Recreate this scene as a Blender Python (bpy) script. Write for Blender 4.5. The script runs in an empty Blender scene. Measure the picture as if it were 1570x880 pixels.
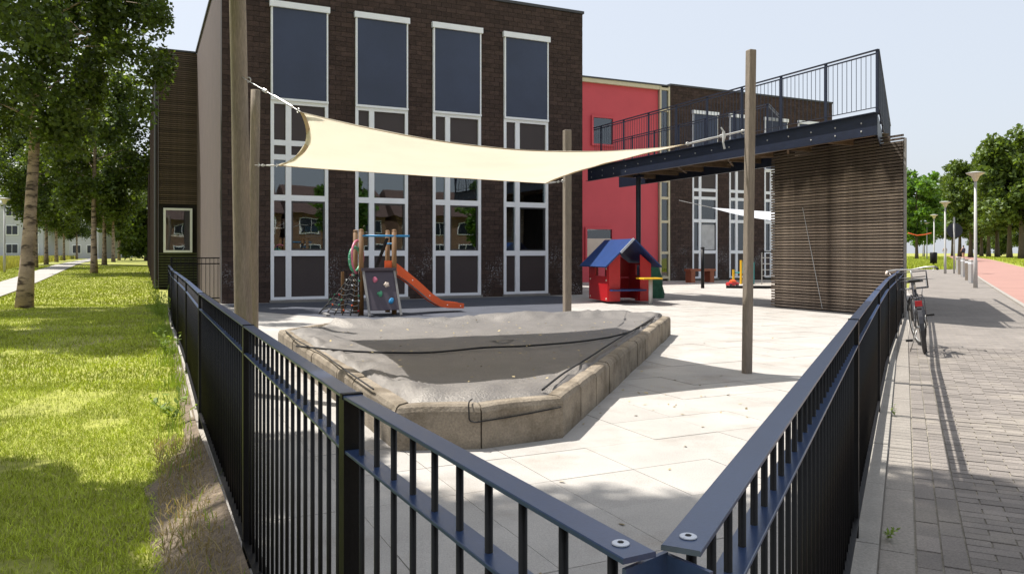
import bpy, math, random
import numpy as np
from mathutils import Vector, noise
R = math.radians
random.seed(7); rng = np.random.default_rng(7)
scn = bpy.context.scene; col = scn.collection

# ------------------------------------------------------------------ camera, sky, sun, exposure
cam = bpy.data.cameras.new('camera'); co = bpy.data.objects.new('camera', cam); col.objects.link(co)
co.location = (0, 0, 1.3); co.rotation_euler = (R(90), 0, 0)
cam.sensor_width = 36; cam.lens = 27.36; cam.shift_y = -0.0331; cam.clip_start = 0.05; cam.clip_end = 3000
scn.camera = co
SUN_EL, SUN_AZ = 62.5, -62.4            # azimuth from +Y towards +X
w = bpy.data.worlds.new('World'); scn.world = w; w.use_nodes = True
nt = w.node_tree; bg = nt.nodes['Background']; bg.inputs[1].default_value = 0.125
sky = nt.nodes.new('ShaderNodeTexSky'); sky.sky_type = 'NISHITA'; sky.sun_disc = False
sky.sun_elevation = R(SUN_EL); sky.sun_rotation = R(SUN_AZ); sky.air_density = 1.0; sky.dust_density = 4.0; sky.ozone_density = 2.0
mxs = nt.nodes.new('ShaderNodeMix'); mxs.data_type = 'RGBA'; mxs.inputs[0].default_value = .74   # thin bright summer haze in the sky
mxs.inputs[7].default_value = (4.25, 4.5, 4.85, 1); nt.links.new(sky.outputs[0], mxs.inputs[6]); nt.links.new(mxs.outputs[2], bg.inputs[0])
sl = bpy.data.lights.new('sun', 'SUN'); sl.energy = 5.0; sl.angle = R(0.5); sl.color = (1, .96, .90)
so = bpy.data.objects.new('sun', sl); col.objects.link(so)
S = Vector((math.sin(R(SUN_AZ))*math.cos(R(SUN_EL)), math.cos(R(SUN_AZ))*math.cos(R(SUN_EL)), math.sin(R(SUN_EL))))
so.rotation_euler = S.to_track_quat('Z', 'Y').to_euler()
scn.view_settings.view_transform = 'Standard'; scn.view_settings.look = 'None'
scn.view_settings.gamma = 1; scn.view_settings.exposure = 0.66
scn.cycles.max_bounces = 6; scn.cycles.transparent_max_bounces = 12

# ------------------------------------------------------------------ materials
def nd(t, ty, **kw):
    n = t.nodes.new(ty)
    for k, v in kw.items(): setattr(n, k, v)
    return n
def mat(name, c, rough=.8, var=.25, scale=3.0, fine=0, fvar=.2, bump=0, bscale=None, metal=0, spec=.5,
        c2=None, c2scale=.6, c2lo=.5, c2hi=.65, island=0, stretch=None, trans=0, coat=0, gloss=0):
    m = bpy.data.materials.new(name); m.use_nodes = True; t = m.node_tree; L = t.links.new
    p = t.nodes['Principled BSDF']; p.inputs['Roughness'].default_value = rough; p.inputs['Metallic'].default_value = metal
    p.inputs['Specular IOR Level'].default_value = spec
    tc = nd(t, 'ShaderNodeTexCoord'); vec = tc.outputs['Object']
    if stretch:
        mp = nd(t, 'ShaderNodeMapping'); mp.inputs['Scale'].default_value = stretch; L(vec, mp.inputs[0]); vec = mp.outputs[0]
    def nz(sc, det=5, rgh=.6):
        n = nd(t, 'ShaderNodeTexNoise'); n.inputs['Scale'].default_value = sc; n.inputs['Detail'].default_value = det
        n.inputs['Roughness'].default_value = rgh; L(vec, n.inputs['Vector']); return n.outputs['Fac']
    def mul(a, fac, lo, hi):
        mr = nd(t, 'ShaderNodeMapRange'); mr.inputs[1].default_value = .25; mr.inputs[2].default_value = .75
        mr.inputs[3].default_value = lo; mr.inputs[4].default_value = hi; L(fac, mr.inputs[0])
        v = nd(t, 'ShaderNodeVectorMath', operation='SCALE'); L(a, v.inputs[0]); L(mr.outputs[0], v.inputs['Scale']); return v.outputs[0]
    rgb = nd(t, 'ShaderNodeRGB'); rgb.outputs[0].default_value = (*c, 1); cur = rgb.outputs[0]
    if c2:
        mr = nd(t, 'ShaderNodeMapRange'); mr.inputs[1].default_value = c2lo; mr.inputs[2].default_value = c2hi; L(nz(c2scale, 6), mr.inputs[0])
        mx = nd(t, 'ShaderNodeMix', data_type='RGBA'); L(mr.outputs[0], mx.inputs[0]); L(cur, mx.inputs[6]); mx.inputs[7].default_value = (*c2, 1)
        cur = mx.outputs[2]
    if var: cur = mul(cur, nz(scale), 1-var, 1+var)
    if fine: cur = mul(cur, nz(fine, 3), 1-fvar, 1+fvar)
    if island:
        g = nd(t, 'ShaderNodeNewGeometry'); oi = nd(t, 'ShaderNodeObjectInfo')
        a = nd(t, 'ShaderNodeMath', operation='ADD'); L(g.outputs['Random Per Island'], a.inputs[0]); L(oi.outputs['Random'], a.inputs[1])
        f = nd(t, 'ShaderNodeMath', operation='FRACT'); L(a.outputs[0], f.inputs[0])
        mr = nd(t, 'ShaderNodeMapRange'); mr.inputs[3].default_value = 1-island; mr.inputs[4].default_value = 1+island; L(f.outputs[0], mr.inputs[0])
        v = nd(t, 'ShaderNodeVectorMath', operation='SCALE'); L(cur, v.inputs[0]); L(mr.outputs[0], v.inputs['Scale']); cur = v.outputs[0]
    L(cur, p.inputs['Base Color'])
    if bump:
        b = nd(t, 'ShaderNodeBump'); b.inputs['Strength'].default_value = bump; b.inputs['Distance'].default_value = .02
        L(nz(bscale or fine or scale, 4), b.inputs['Height']); L(b.outputs[0], p.inputs['Normal'])
    if coat: p.inputs['Coat Weight'].default_value = coat
    if gloss:
        gl = nd(t, 'ShaderNodeBsdfGlossy'); gl.inputs[0].default_value = (.95, .9, .82, 1); gl.inputs['Roughness'].default_value = .6; ms = nd(t, 'ShaderNodeMixShader'); ms.inputs[0].default_value = gloss
        if bump: L(b.outputs[0], gl.inputs['Normal'])
        L(p.outputs[0], ms.inputs[1]); L(gl.outputs[0], ms.inputs[2]); L(ms.outputs[0], t.nodes['Material Output'].inputs[0])
    if trans:
        tr = nd(t, 'ShaderNodeBsdfTranslucent'); sc = nd(t, 'ShaderNodeVectorMath', operation='MULTIPLY'); L(cur, sc.inputs[0])
        sc.inputs[1].default_value = (1.6, 1.5, .6) if trans < .45 else (1, .98, .92)
        L(sc.outputs[0], tr.inputs[0]); ms = nd(t, 'ShaderNodeMixShader'); ms.inputs[0].default_value = trans
        L(p.outputs[0], ms.inputs[1]); L(tr.outputs[0], ms.inputs[2]); L(ms.outputs[0], t.nodes['Material Output'].inputs[0])
    return m
M = {}
M['brick'] = mat('dark_brick', (.056, .036, .030), .85, .3, 9, 60, .25, .5, 40, island=.22, spec=.3)
M['brick_chalk'] = M['brick']
M['mortar'] = mat('dark_mortar', (.022, .019, .019), .95, .3, 5)
M['render'] = mat('brown_render', (.078, .053, .047), .9, .15, 1.5, 60, .12, .15)
M['panel'] = mat('brown_panel', (.045, .033, .033), .55, .12, 1.2, 30, .08, .05)
M['white'] = mat('white_frame_paint', (.84, .86, .90), .4, .05, 3)
M['cream'] = mat('cream_frame_paint', (.62, .55, .38), .5, .08, 3)
M['blind'] = mat('navy_screen_cloth', (.030, .042, .084), .4, .22, .8, 90, .15)  # broad tone patches: cloth variation plus painted soft reflections
M['red_wall'] = mat('red_render', (.60, .085, .105), .8, .07, .8, 40, .05, .05)
M['roof_trim'] = mat('dark_roof_trim', (.05, .05, .055), .5, .1)
M['slat'] = mat('weathered_slat', (.30, .235, .18), .85, .35, 6, 60, .3, .3, 80, c2=(.08, .055, .038), c2scale=.8, c2lo=.48, c2hi=.7, island=.25, stretch=(1, 1, 1))
M['slat_dark'] = mat('dark_slat', (.105, .074, .055), .85, .3, 6, 60, .3, .3, island=.3)
M['shed_core'] = mat('shed_core_board', (.018, .015, .013), .9, .2)
M['navy_steel'] = mat('navy_steel_paint', (.010, .015, .034), .45, .25, 6, 90, .15)
M['black_steel'] = mat('black_fence_paint', (.006, .0055, .006), .45, .35, 9, 130, .3, .05, 260, spec=.22)
M['rail_steel'] = mat('rail_paint_sky_sheen', (.030, .053, .118), .3, .14, 5, 140, .12, .03, 300, spec=.7)  # black rails; the sky's blue sheen is put into the base colour
M['under'] = mat('deck_timber', (.13, .085, .05), .85, .35, 5, 40, .3, island=.2)
M['concrete'] = mat('aged_concrete', (.235, .195, .145), .9, .22, 5, 70, .25, .45, 60, c2=(.11, .085, .055), c2scale=3.5, c2lo=.45, c2hi=.68)
M['curb'] = mat('curb_concrete', (.28, .26, .23), .9, .15, 3, 80, .18, .25, 90)
M['edge2'] = mat('edging_stone', (.25, .225, .195), .9, .15, 3, 80, .25, .3, 90)
M['slab'] = mat('paving_slab', (.375, .352, .322), .92, .14, 1.3, 130, .2, .3, 150, c2=(.30, .27, .235), c2scale=1.6, c2lo=.52, c2hi=.72, island=.04)
M['joint'] = mat('paving_joint', (.31, .28, .24), .95, .2, 4)
M['paver'] = mat('grey_paver', (.195, .172, .152), .9, .15, 2, 110, .3, .4, 120, c2=(.255, .225, .19), c2scale=.8, island=.17)
M['paver_far'] = mat('grey_paver_far', (.185, .165, .148), .9, .15, .8, 60, .25, .3, 60)
def add_courses(m, rot):
    t = m.node_tree; L = t.links.new; p = t.nodes['Principled BSDF']; src = p.inputs['Base Color'].links[0].from_socket
    tc = nd(t, 'ShaderNodeTexCoord'); mp = nd(t, 'ShaderNodeMapping'); mp.inputs['Rotation'].default_value = (0, 0, rot); L(tc.outputs['Object'], mp.inputs[0])
    b = nd(t, 'ShaderNodeTexBrick'); L(mp.outputs[0], b.inputs[0]); b.inputs['Scale'].default_value = 1; b.inputs['Brick Width'].default_value = .205; b.inputs['Row Height'].default_value = .085
    b.inputs['Mortar Size'].default_value = .005; b.inputs['Color1'].default_value = (1.15, 1.15, 1.15, 1); b.inputs['Color2'].default_value = (.82, .82, .82, 1); b.inputs['Mortar'].default_value = (1.25, 1.22, 1.1, 1)
    mx = nd(t, 'ShaderNodeVectorMath', operation='MULTIPLY'); L(src, mx.inputs[0]); L(b.outputs[0], mx.inputs[1]); L(mx.outputs[0], p.inputs['Base Color'])
add_courses(M['paver_far'], R(26.8))
M['paver_joint'] = mat('sandy_joint', (.26, .235, .19), .95, .3, 8, 80, .3)
M['asphalt_red'] = mat('red_asphalt', (.30, .165, .135), .9, .1, .5, 60, .15)
M['path'] = mat('light_path', (.34, .32, .29), .9, .15, .5, 30, .15)
M['lawn'] = mat('lawn_soil', (.25, .26, .045), .95, .3, .45, 18, .35, .5, 30, c2=(.30, .25, .13), c2scale=.7, c2lo=.58, c2hi=.75)
M['blade'] = mat('grass_blade', (.35, .41, .035), .7, .32, .9, 0, 0, 0, island=.4, trans=.06)
M['blade_dry'] = mat('dry_grass_blade', (.25, .20, .11), .8, .3, 1, island=.3, trans=.3)
M['weed'] = mat('weed_leaf', (.17, .25, .035), .6, .3, 3, island=.3, trans=.4)
M['meadow'] = mat('meadow_grass', (.30, .30, .08), .8, .3, .2, island=.3, trans=.3)
M['soil'] = mat('bare_soil', (.17, .13, .09), .98, .35, 5, 50, .4, .8, 40)
M['birch_leaf'] = mat('birch_leaf', (.075, .115, .02), .45, .35, 1.2, island=.45, trans=.42)
M['maple_leaf'] = mat('maple_leaf', (.095, .145, .03), .5, .3, .5, island=.4, trans=.33)
M['light_leaf'] = mat('light_green_leaf', (.10, .20, .03), .5, .3, .6, island=.35, trans=.4)
M['birch_bark'] = mat('birch_bark', (.36, .27, .20), .85, .4, 1.5, 40, .3, .6, 30, c2=(.05, .032, .024), c2scale=2.6, c2lo=.50, c2hi=.62, stretch=(1, 1, 3.2))
M['bark'] = mat('brown_bark', (.11, .085, .06), .9, .35, 4, 30, .3, .5, stretch=(3, 3, .6))
M['pole_wood'] = mat('grey_timber_pole', (.20, .16, .12), .85, .25, 5, 40, .25, .4, c2=(.14, .125, .06), c2scale=1.5, c2lo=.5, c2hi=.7, stretch=(4, 4, .35))
M['pole_dark'] = mat('weathered_timber_pole', (.20, .165, .13), .85, .2, 5, 40, .25, .3, stretch=(5, 5, .3))
M['sail'] = mat('cream_sail_cloth', (.93, .90, .855), .8, .03, 1.5, 200, .05, .08, 120, trans=.54)
M['sail_white'] = mat('pale_sail_cloth', (.72, .76, .82), .8, .04, 1.5, trans=.5)
M['hem'] = mat('tan_sail_hem', (.50, .38, .20), .8, .1)
M['steel'] = mat('galvanised_steel', (.45, .44, .42), .4, .15, 8, metal=.6)
M['lamp_grey'] = mat('grey_lamp_paint', (.42, .41, .40), .5, .08)
M['tarp'] = mat('grey_woven_cover', (.047, .042, .042), .7, .25, 2.2, 55, .35, .5, 45, c2=(.032, .029, .029), c2scale=1.6, spec=.3, gloss=.125)
M['rope'] = mat('black_rope', (.012, .011, .011), .8, .2)
M['play_wood'] = mat('golden_play_timber', (.17, .085, .028), .7, .3, 6, 40, .2, stretch=(4, 4, .5))
M['play_panel'] = mat('aubergine_panel', (.05, .038, .052), .55, .08, 3)
M['orange'] = mat('orange_plastic', (.72, .10, .02), .35, .06, 3)
M['red'] = mat('red_plastic', (.44, .012, .016), .35, .08, 3)
M['blue'] = mat('blue_plastic', (.006, .036, .15), .4, .12, 4)
M['sky_blue'] = mat('light_blue_plastic', (.02, .20, .42), .4, .05)
M['yellow'] = mat('yellow_plastic', (.72, .42, .02), .4, .05)
M['green'] = mat('green_plastic', (.06, .28, .15), .4, .05)
M['pink'] = mat('pink_plastic', (.50, .13, .20), .4, .05)
M['teal'] = mat('teal_plastic', (.02, .25, .25), .5, .05)
M['pale'] = mat('pale_plastic', (.6, .5, .42), .5, .1)
M['grey_board'] = mat('grey_edge_board', (.22, .21, .20), .6, .15)
M['rubber'] = mat('dark_rubber_mat', (.05, .055, .072), .85, .25, 1.5, 60, .25)
M['tyre'] = mat('black_tyre', (.015, .014, .013), .8, .2)
M['washer'] = mat('zinc_washer', (.62,.64,.68), .35, .05, metal=.3)
M['bike'] = mat('dark_bike_paint', (.03, .03, .035), .35, .1)
M['house_white'] = mat('pale_house_render', (.50, .51, .56), .8, .08, .3)
M['house_brick'] = mat('house_brick', (.20, .12, .08), .85, .2, 2)
M['tile_roof'] = mat('roof_tile', (.10, .06, .05), .8, .25, 2)
M['interior'] = mat('room_interior', (.06, .055, .05), .9, .4, .7)
M['cloth_dark'] = mat('dark_clothing', (.03, .03, .06), .9, .2)
M['cloth_light'] = mat('light_clothing', (.5, .5, .5), .9, .2)
M['skin'] = mat('skin', (.45, .27, .19), .6, .05)
M['yellow_leaf'] = mat('yellow_fallen_leaf', (.65, .48, .06), .6, .2, trans=.2)
def glassmat():
    m = bpy.data.materials.new('window_glass'); m.use_nodes = True; t = m.node_tree; L = t.links.new
    for n in list(t.nodes): t.nodes.remove(n)
    o = nd(t, 'ShaderNodeOutputMaterial'); g = nd(t, 'ShaderNodeBsdfGlossy'); g.inputs['Roughness'].default_value = .01; g.inputs[0].default_value = (.9, .95, 1, 1)
    tr = nd(t, 'ShaderNodeBsdfTransparent'); tr.inputs[0].default_value = (.55, .6, .6, 1)
    f = nd(t, 'ShaderNodeFresnel'); f.inputs[0].default_value = 2.1; mx = nd(t, 'ShaderNodeMixShader')
    tc = nd(t, 'ShaderNodeTexCoord'); n = nd(t, 'ShaderNodeTexNoise'); n.inputs['Scale'].default_value = .8; L(tc.outputs['Object'], n.inputs[0])
    b = nd(t, 'ShaderNodeBump'); b.inputs['Strength'].default_value = .06; b.inputs['Distance'].default_value = .05; L(n.outputs[0], b.inputs['Height']); L(b.outputs[0], g.inputs['Normal'])
    L(f.outputs[0], mx.inputs[0]); L(tr.outputs[0], mx.inputs[1]); L(g.outputs[0], mx.inputs[2]); L(mx.outputs[0], o.inputs[0]); return m
M['glass'] = glassmat()
# chalk scribbles and lime bloom on the lower bricks
def add_chalk(m):
    t = m.node_tree; L = t.links.new; p = t.nodes['Principled BSDF']; src = p.inputs['Base Color'].links[0].from_socket
    g = nd(t, 'ShaderNodeNewGeometry'); sx = nd(t, 'ShaderNodeSeparateXYZ'); L(g.outputs['Position'], sx.inputs[0])
    a = nd(t, 'ShaderNodeMapRange'); a.inputs[1].default_value = 1.75; a.inputs[2].default_value = 1.1; L(sx.outputs[2], a.inputs[0])
    n = nd(t, 'ShaderNodeTexNoise'); n.inputs['Scale'].default_value = 1.3; n.inputs['Detail'].default_value = 8; L(g.outputs['Position'], n.inputs[0])
    n2 = nd(t, 'ShaderNodeTexNoise'); n2.inputs['Scale'].default_value = 26; n2.inputs['Detail'].default_value = 2; L(g.outputs['Position'], n2.inputs[0])
    r1 = nd(t, 'ShaderNodeMapRange'); r1.inputs[1].default_value = .47; r1.inputs[2].default_value = .60; L(n.outputs[0], r1.inputs[0])
    r2 = nd(t, 'ShaderNodeMapRange'); r2.inputs[1].default_value = .53; r2.inputs[2].default_value = .66; L(n2.outputs[0], r2.inputs[0])
    m1 = nd(t, 'ShaderNodeMath', operation='MULTIPLY'); L(a.outputs[0], m1.inputs[0]); L(r1.outputs[0], m1.inputs[1])
    m2 = nd(t, 'ShaderNodeMath', operation='MULTIPLY'); L(m1.outputs[0], m2.inputs[0]); L(r2.outputs[0], m2.inputs[1])
    m3 = nd(t, 'ShaderNodeMath', operation='MULTIPLY'); L(m2.outputs[0], m3.inputs[0]); m3.inputs[1].default_value = .8
    mx = nd(t, 'ShaderNodeMix', data_type='RGBA'); L(m3.outputs[0], mx.inputs[0]); L(src, mx.inputs[6]); mx.inputs[7].default_value = (.35, .35, .37, 1)
    L(mx.outputs[2], p.inputs['Base Color'])
add_chalk(M['brick'])
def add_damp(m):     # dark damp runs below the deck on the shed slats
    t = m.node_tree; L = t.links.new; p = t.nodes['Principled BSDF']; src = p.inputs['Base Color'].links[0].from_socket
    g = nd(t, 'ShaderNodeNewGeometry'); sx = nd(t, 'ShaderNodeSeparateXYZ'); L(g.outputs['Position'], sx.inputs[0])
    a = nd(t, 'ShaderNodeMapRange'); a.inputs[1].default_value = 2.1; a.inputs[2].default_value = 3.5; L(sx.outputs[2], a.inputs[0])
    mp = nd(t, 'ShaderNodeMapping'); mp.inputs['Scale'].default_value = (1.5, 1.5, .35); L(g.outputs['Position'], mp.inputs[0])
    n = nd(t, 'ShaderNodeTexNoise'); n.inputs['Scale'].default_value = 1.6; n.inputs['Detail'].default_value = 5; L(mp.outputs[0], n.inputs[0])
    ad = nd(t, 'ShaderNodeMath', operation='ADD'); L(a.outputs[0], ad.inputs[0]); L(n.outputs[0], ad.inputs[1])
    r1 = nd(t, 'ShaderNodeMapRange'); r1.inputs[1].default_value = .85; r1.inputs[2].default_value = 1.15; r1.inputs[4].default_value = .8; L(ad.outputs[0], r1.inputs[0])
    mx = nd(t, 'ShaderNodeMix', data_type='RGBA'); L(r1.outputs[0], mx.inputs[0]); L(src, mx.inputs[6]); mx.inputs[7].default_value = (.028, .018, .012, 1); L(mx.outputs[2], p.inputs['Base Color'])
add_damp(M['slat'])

# ------------------------------------------------------------------ mesh helpers
class MB:
    def __init__(s): s.v = []; s.f = []; s.mi = []
    def add(s, vs, fs):
        o = len(s.v); s.v += [tuple(v) for v in vs]; s.f += [tuple(i+o for i in f) for f in fs]; return s
    def box(s, x0, y0, z0, x1, y1, z1):
        return s.add([(x0,y0,z0),(x1,y0,z0),(x1,y1,z0),(x0,y1,z0),(x0,y0,z1),(x1,y0,z1),(x1,y1,z1),(x0,y1,z1)],
              [(0,3,2,1),(4,5,6,7),(0,1,5,4),(1,2,6,5),(2,3,7,6),(3,0,4,7)])
    def bbox(s, x0, y0, z0, x1, y1, z1, b=.005):     # box with chamfered top edges
        return s.add([(x0,y0,z0),(x1,y0,z0),(x1,y1,z0),(x0,y1,z0),(x0,y0,z1-b),(x1,y0,z1-b),(x1,y1,z1-b),(x0,y1,z1-b),
               (x0+b,y0+b,z1),(x1-b,y0+b,z1),(x1-b,y1-b,z1),(x0+b,y1-b,z1)],
              [(0,3,2,1),(0,1,5,4),(1,2,6,5),(2,3,7,6),(3,0,4,7),(8,9,10,11),(4,5,9,8),(5,6,10,9),(6,7,11,10),(7,4,8,11)])
    def prism(s, poly, z0, z1):
        n = len(poly)
        return s.add([(p[0],p[1],z0) for p in poly]+[(p[0],p[1],z1) for p in poly],
              [tuple(range(n-1,-1,-1)), tuple(range(n,2*n))]+[(i,(i+1)%n,(i+1)%n+n,i+n) for i in range(n)])
    def beam(s, a, b, w, h):                         # rectangular bar from a to b, w sideways, h upright
        a = Vector(a); b = Vector(b); d = (b-a).normalized(); up = Vector((0,0,1)) if abs(d.z) < .95 else Vector((0,1,0))
        x = d.cross(up).normalized()*w/2; y = x.cross(d).normalized()*h/2
        vs = [a-x-y,a+x-y,a+x+y,a-x+y,b-x-y,b+x-y,b+x+y,b-x+y]
        return s.add(vs, [(0,1,2,3),(7,6,5,4),(1,0,4,5),(2,1,5,6),(3,2,6,7),(0,3,7,4)])
    def cyl(s, a, b, r0, r1=None, n=10, cap=True):
        return s.tube([a, b], [r0, r0 if r1 is None else r1], n, cap)
    def tube(s, pts, r, n=8, cap=True, closed=False):
        pts = [Vector(p) for p in pts]; k = len(pts); rs = r if isinstance(r, (list, tuple)) else [r]*k
        vs = []; ref = None
        for i, p in enumerate(pts):
            if closed: d = pts[(i+1)%k]-pts[i-1]
            else: d = pts[min(i+1,k-1)]-pts[max(i-1,0)]
            d.normalize()
            if ref is None: ref = Vector((0,0,1)) if abs(d.z) < .9 else Vector((1,0,0))
            x = (ref - d*ref.dot(d)).normalized(); ref = x; y = d.cross(x)
            for j in range(n):
                a = 2*math.pi*j/n; vs.append(p+(x*math.cos(a)+y*math.sin(a))*rs[i])
        fs = []
        for i in range(k if closed else k-1):
            for j in range(n):
                a = i*n+j; b = i*n+(j+1)%n; c = ((i+1)%k)*n
                fs.append((a, b, c+(j+1)%n, c+j))
        if cap and not closed: fs += [tuple(range(n-1,-1,-1)), tuple(range((k-1)*n, k*n))]
        return s.add(vs, fs)
    def torus(s, c, ax, R_, r, n=24, m=6):
        c = Vector(c); ax = Vector(ax).normalized(); u = ax.orthogonal().normalized(); v = ax.cross(u)
        return s.tube([c+(u*math.cos(2*math.pi*i/n)+v*math.sin(2*math.pi*i/n))*R_ for i in range(n)], r, m, closed=True)
    def lathe(s, prof, n=20, c=(0,0,0)):             # prof: (radius, z)
        vs = []
        for r, z in prof:
            for j in range(n):
                a = 2*math.pi*j/n; vs.append((c[0]+r*math.cos(a), c[1]+r*math.sin(a), c[2]+z))
        fs = [(i*n+j, i*n+(j+1)%n, (i+1)*n+(j+1)%n, (i+1)*n+j) for i in range(len(prof)-1) for j in range(n)]
        fs += [tuple(range(n-1,-1,-1)), tuple(range((len(prof)-1)*n, len(prof)*n))]
        return s.add(vs, fs)
    def mesh(s, name, m, smooth=False):
        me = bpy.data.meshes.new(name); me.from_pydata(s.v, [], s.f); me.materials.append(m)
        if smooth: me.shade_smooth()
        me.update(); return me
    def build(s, name, m, parent=None, smooth=False, loc=None):
        return obj(name, s.mesh(name, m, smooth), parent, loc)
def obj(name, me, parent=None, loc=None, rz=None, kind=None):
    o = bpy.data.objects.new(name, me); col.objects.link(o)
    if parent: o.parent = parent
    if loc is not None: o.location = loc
    if rz is not None: o.rotation_euler = (0, 0, rz)
    if kind: o['kind'] = kind
    return o
def tag(o, label, cat, group=None):
    o['label'] = label; o['category'] = cat
    if group: o['group'] = group
    return o
def thing(name, label, cat, loc=(0,0,0), rz=0, group=None):
    o = bpy.data.objects.new(name, None); col.objects.link(o); o.location = loc; o.rotation_euler = (0,0,rz); o.empty_display_size = .2
    return tag(o, label, cat, group)
def struct(o): o['kind'] = 'structure'; return o
def npmesh(name, V, F, m):                           # V (n,3), F (k,q) arrays
    me = bpy.data.meshes.new(name); k, q = F.shape
    me.vertices.add(len(V)); me.vertices.foreach_set('co', V.astype(np.float32).ravel())
    me.loops.add(k*q); me.loops.foreach_set('vertex_index', F.astype(np.int32).ravel())
    me.polygons.add(k); me.polygons.foreach_set('loop_start', np.arange(0, k*q, q, dtype=np.int32))
    try: me.polygons.foreach_set('loop_total', np.full(k, q, dtype=np.int32))
    except Exception: pass
    me.materials.append(m); me.update(calc_edges=True); me.validate(); return me
def copy_tree(o, parent=None):
    c = o.copy(); col.objects.link(c)
    if parent: c.parent = parent
    for ch in o.children: copy_tree(ch, c)
    return c
def clip(poly, n, d):                                # keep points with n.p <= d
    out = []
    for i in range(len(poly)):
        a = poly[i]; b = poly[(i+1)%len(poly)]; da = n[0]*a[0]+n[1]*a[1]-d; db = n[0]*b[0]+n[1]*b[1]-d
        if da <= 0: out.append(a)
        if (da < 0) != (db < 0) and abs(da-db) > 1e-9:
            t = da/(da-db); out.append((a[0]+(b[0]-a[0])*t, a[1]+(b[1]-a[1])*t))
    return out
def smooth(t): t = max(0., min(1., t)); return t*t*(3-2*t)
def gz(x, y):                                        # gentle rise of the ground away from the school
    if y < 1: return 0
    r = x/y
    if r < 0: return .40*smooth((y-24)/45)*smooth((-r-.43)/.05)
    return .50*smooth((y-28)/85)*smooth((r-.45)/.05)
FD = (.9034, .4288); SD = (-.4288, .9034); FR = math.atan2(.4288, .9034)   # facade direction, side direction

# ------------------------------------------------------------------ ground, lawn, paths
def far_sheet():
    ys = [-120,-60,-20,0,3,6,10,15,20,24,28,32,38,45,52,60,70,80,95,110,130,170,230,330,500,900,1500]
    rs = [-6,-3,-1.5,-1,-.8,-.66,-.6,-.55,-.52,-.49,-.47,-.45,-.43,0,.43,.45,.47,.49,.51,.53,.56,.6,.66,.8,1,1.5,3,6]
    b = MB(); vs = []
    for y in ys:
        for r in rs: vs.append((r*max(y, 25), y, gz(r*max(y,25), y)-.035))
    n = len(rs); b.add(vs, [(j*n+i, j*n+i+1, (j+1)*n+i+1, (j+1)*n+i) for j in range(len(ys)-1) for i in range(n-1)])
    return b
struct(far_sheet().build('ground', M['lawn'], smooth=True))
def strip(name, m, lf, rf, y0, y1, z=.0, step=3.0, th=.03):
    b = MB(); vs = []; k = int((y1-y0)/step)+1
    for i in range(k+1):
        y = y0+(y1-y0)*i/k
        for x in (lf(y), rf(y)):
            h = gz(x, y); vs += [(x, y, h+z), (x, y, h+z-th)]
    fs = []
    for i in range(k): a = i*4; fs += [(a, a+2, a+6, a+4), (a+1, a, a+4, a+5), (a+2, a+3, a+7, a+6)]
    b.add(vs, fs); return struct(b.build(name, m))
strip('footpath', M['path'], lambda y: -5.35-.5*y, lambda y: -3.7-.5*y, -20, 150, .0)
strip('bike_path', M['asphalt_red'], lambda y: 2.15+.548*y, lambda y: 6.6+.548*y, -30, 230, .012, th=.06)
kerb_x = lambda y: 2.03+.548*y
def fence_r(y): return np.interp(y, [-5, .783, 3.51, 13.3, 15.7, 70], [-2.74, .167, 1.54, 6.62, 7.87, 36])
strip('sidewalk', M['paver_far'], lambda y: float(fence_r(y))+.03, kerb_x, -10, 58, -.012)
strip('kerb', M['curb'], kerb_x, lambda y: kerb_x(y)+.12, -30, 62, .03, th=.12)

# ---- fence lines
LF = [(.129,.771), (-.339,1.65), (-1.08,3.2), (-2.30,5.77), (-4.05,9.6), (-5.75,13.2), (-8.6,19.5)]
RF = [(.170,.790), (1.54,3.51), (4.05,8.45), (6.62,13.3), (7.83,15.6)]
# playground paving base and slabs
wedge = [(.14,.62), (8.05,15.7), (14.5,28.5), (19.8,40.5), (6.0,36.2), (-7.9,20.0), (-8.7,19.6), (-5.80,13.2), (-2.36,5.77), (-.40,1.65)]
base = MB(); base.prism(wedge, -.10, -.004)
pg = struct(base.build('playground_paving', M['joint']))
NL = (-(5.77-.7), -( 2.30+.15)); ln = math.hypot(*NL); NL = (NL[0]/ln, NL[1]/ln)
def half(a, b):                                      # half plane left of a->b
    d = (b[0]-a[0], b[1]-a[1]); l = math.hypot(*d); n = (d[1]/l, -d[0]/l); return n, n[0]*a[0]+n[1]*a[1]
planes = [half((.14,.66), (8.02,15.7)), half((-8.72,19.5), (.08,.70))]
T = .56; slabs = []
for i in range(-40, 60):
    for j in range(-2, 80):
        u0, v0 = i*T-.13, j*T+.0
        q = [(u0+.0018, v0+.0018), (u0+T-.0018, v0+.0018), (u0+T-.0018, v0+T-.0018), (u0+.0018, v0+T-.0018)]
        q = [(u*FD[0]+v*SD[0], u*FD[1]+v*SD[1]) for u, v in q]
        cx = sum(p[0] for p in q)/4; cy = sum(p[1] for p in q)/4
        if cy < .3 or cy > 40: continue
        if cy > 15.5 and cx > .5*cy+.3: continue
        for n, d in planes:
            if q and cy < 17 + (8 if n[0] < 0 else 0): q = clip(q, n, d)
        if len(q) < 3: continue
        # stop at the main building and beyond the yard
        t = cx*FD[0]+cy*FD[1]; s = cx*SD[0]+cy*SD[1]
        if s > 21.2 and t < 12.3: continue
        if s > 30.3 or t > 23 or t < -.2: continue
        slabs.append((math.hypot(cx, cy), q))
slabs.sort(key=lambda a: a[0])
for k, (d, q) in enumerate(slabs):
    dz = random.uniform(-.002, .002)
    if k == 300: rest = MB()
    if k < 300: MB().prism(q, -.03, dz).build('paving_slab', M['slab'], pg)
    else: rest.prism(q, -.03, dz)
rest.build('paving_slabs_beyond', M['slab'], pg)['kind'] = 'stuff'
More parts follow.
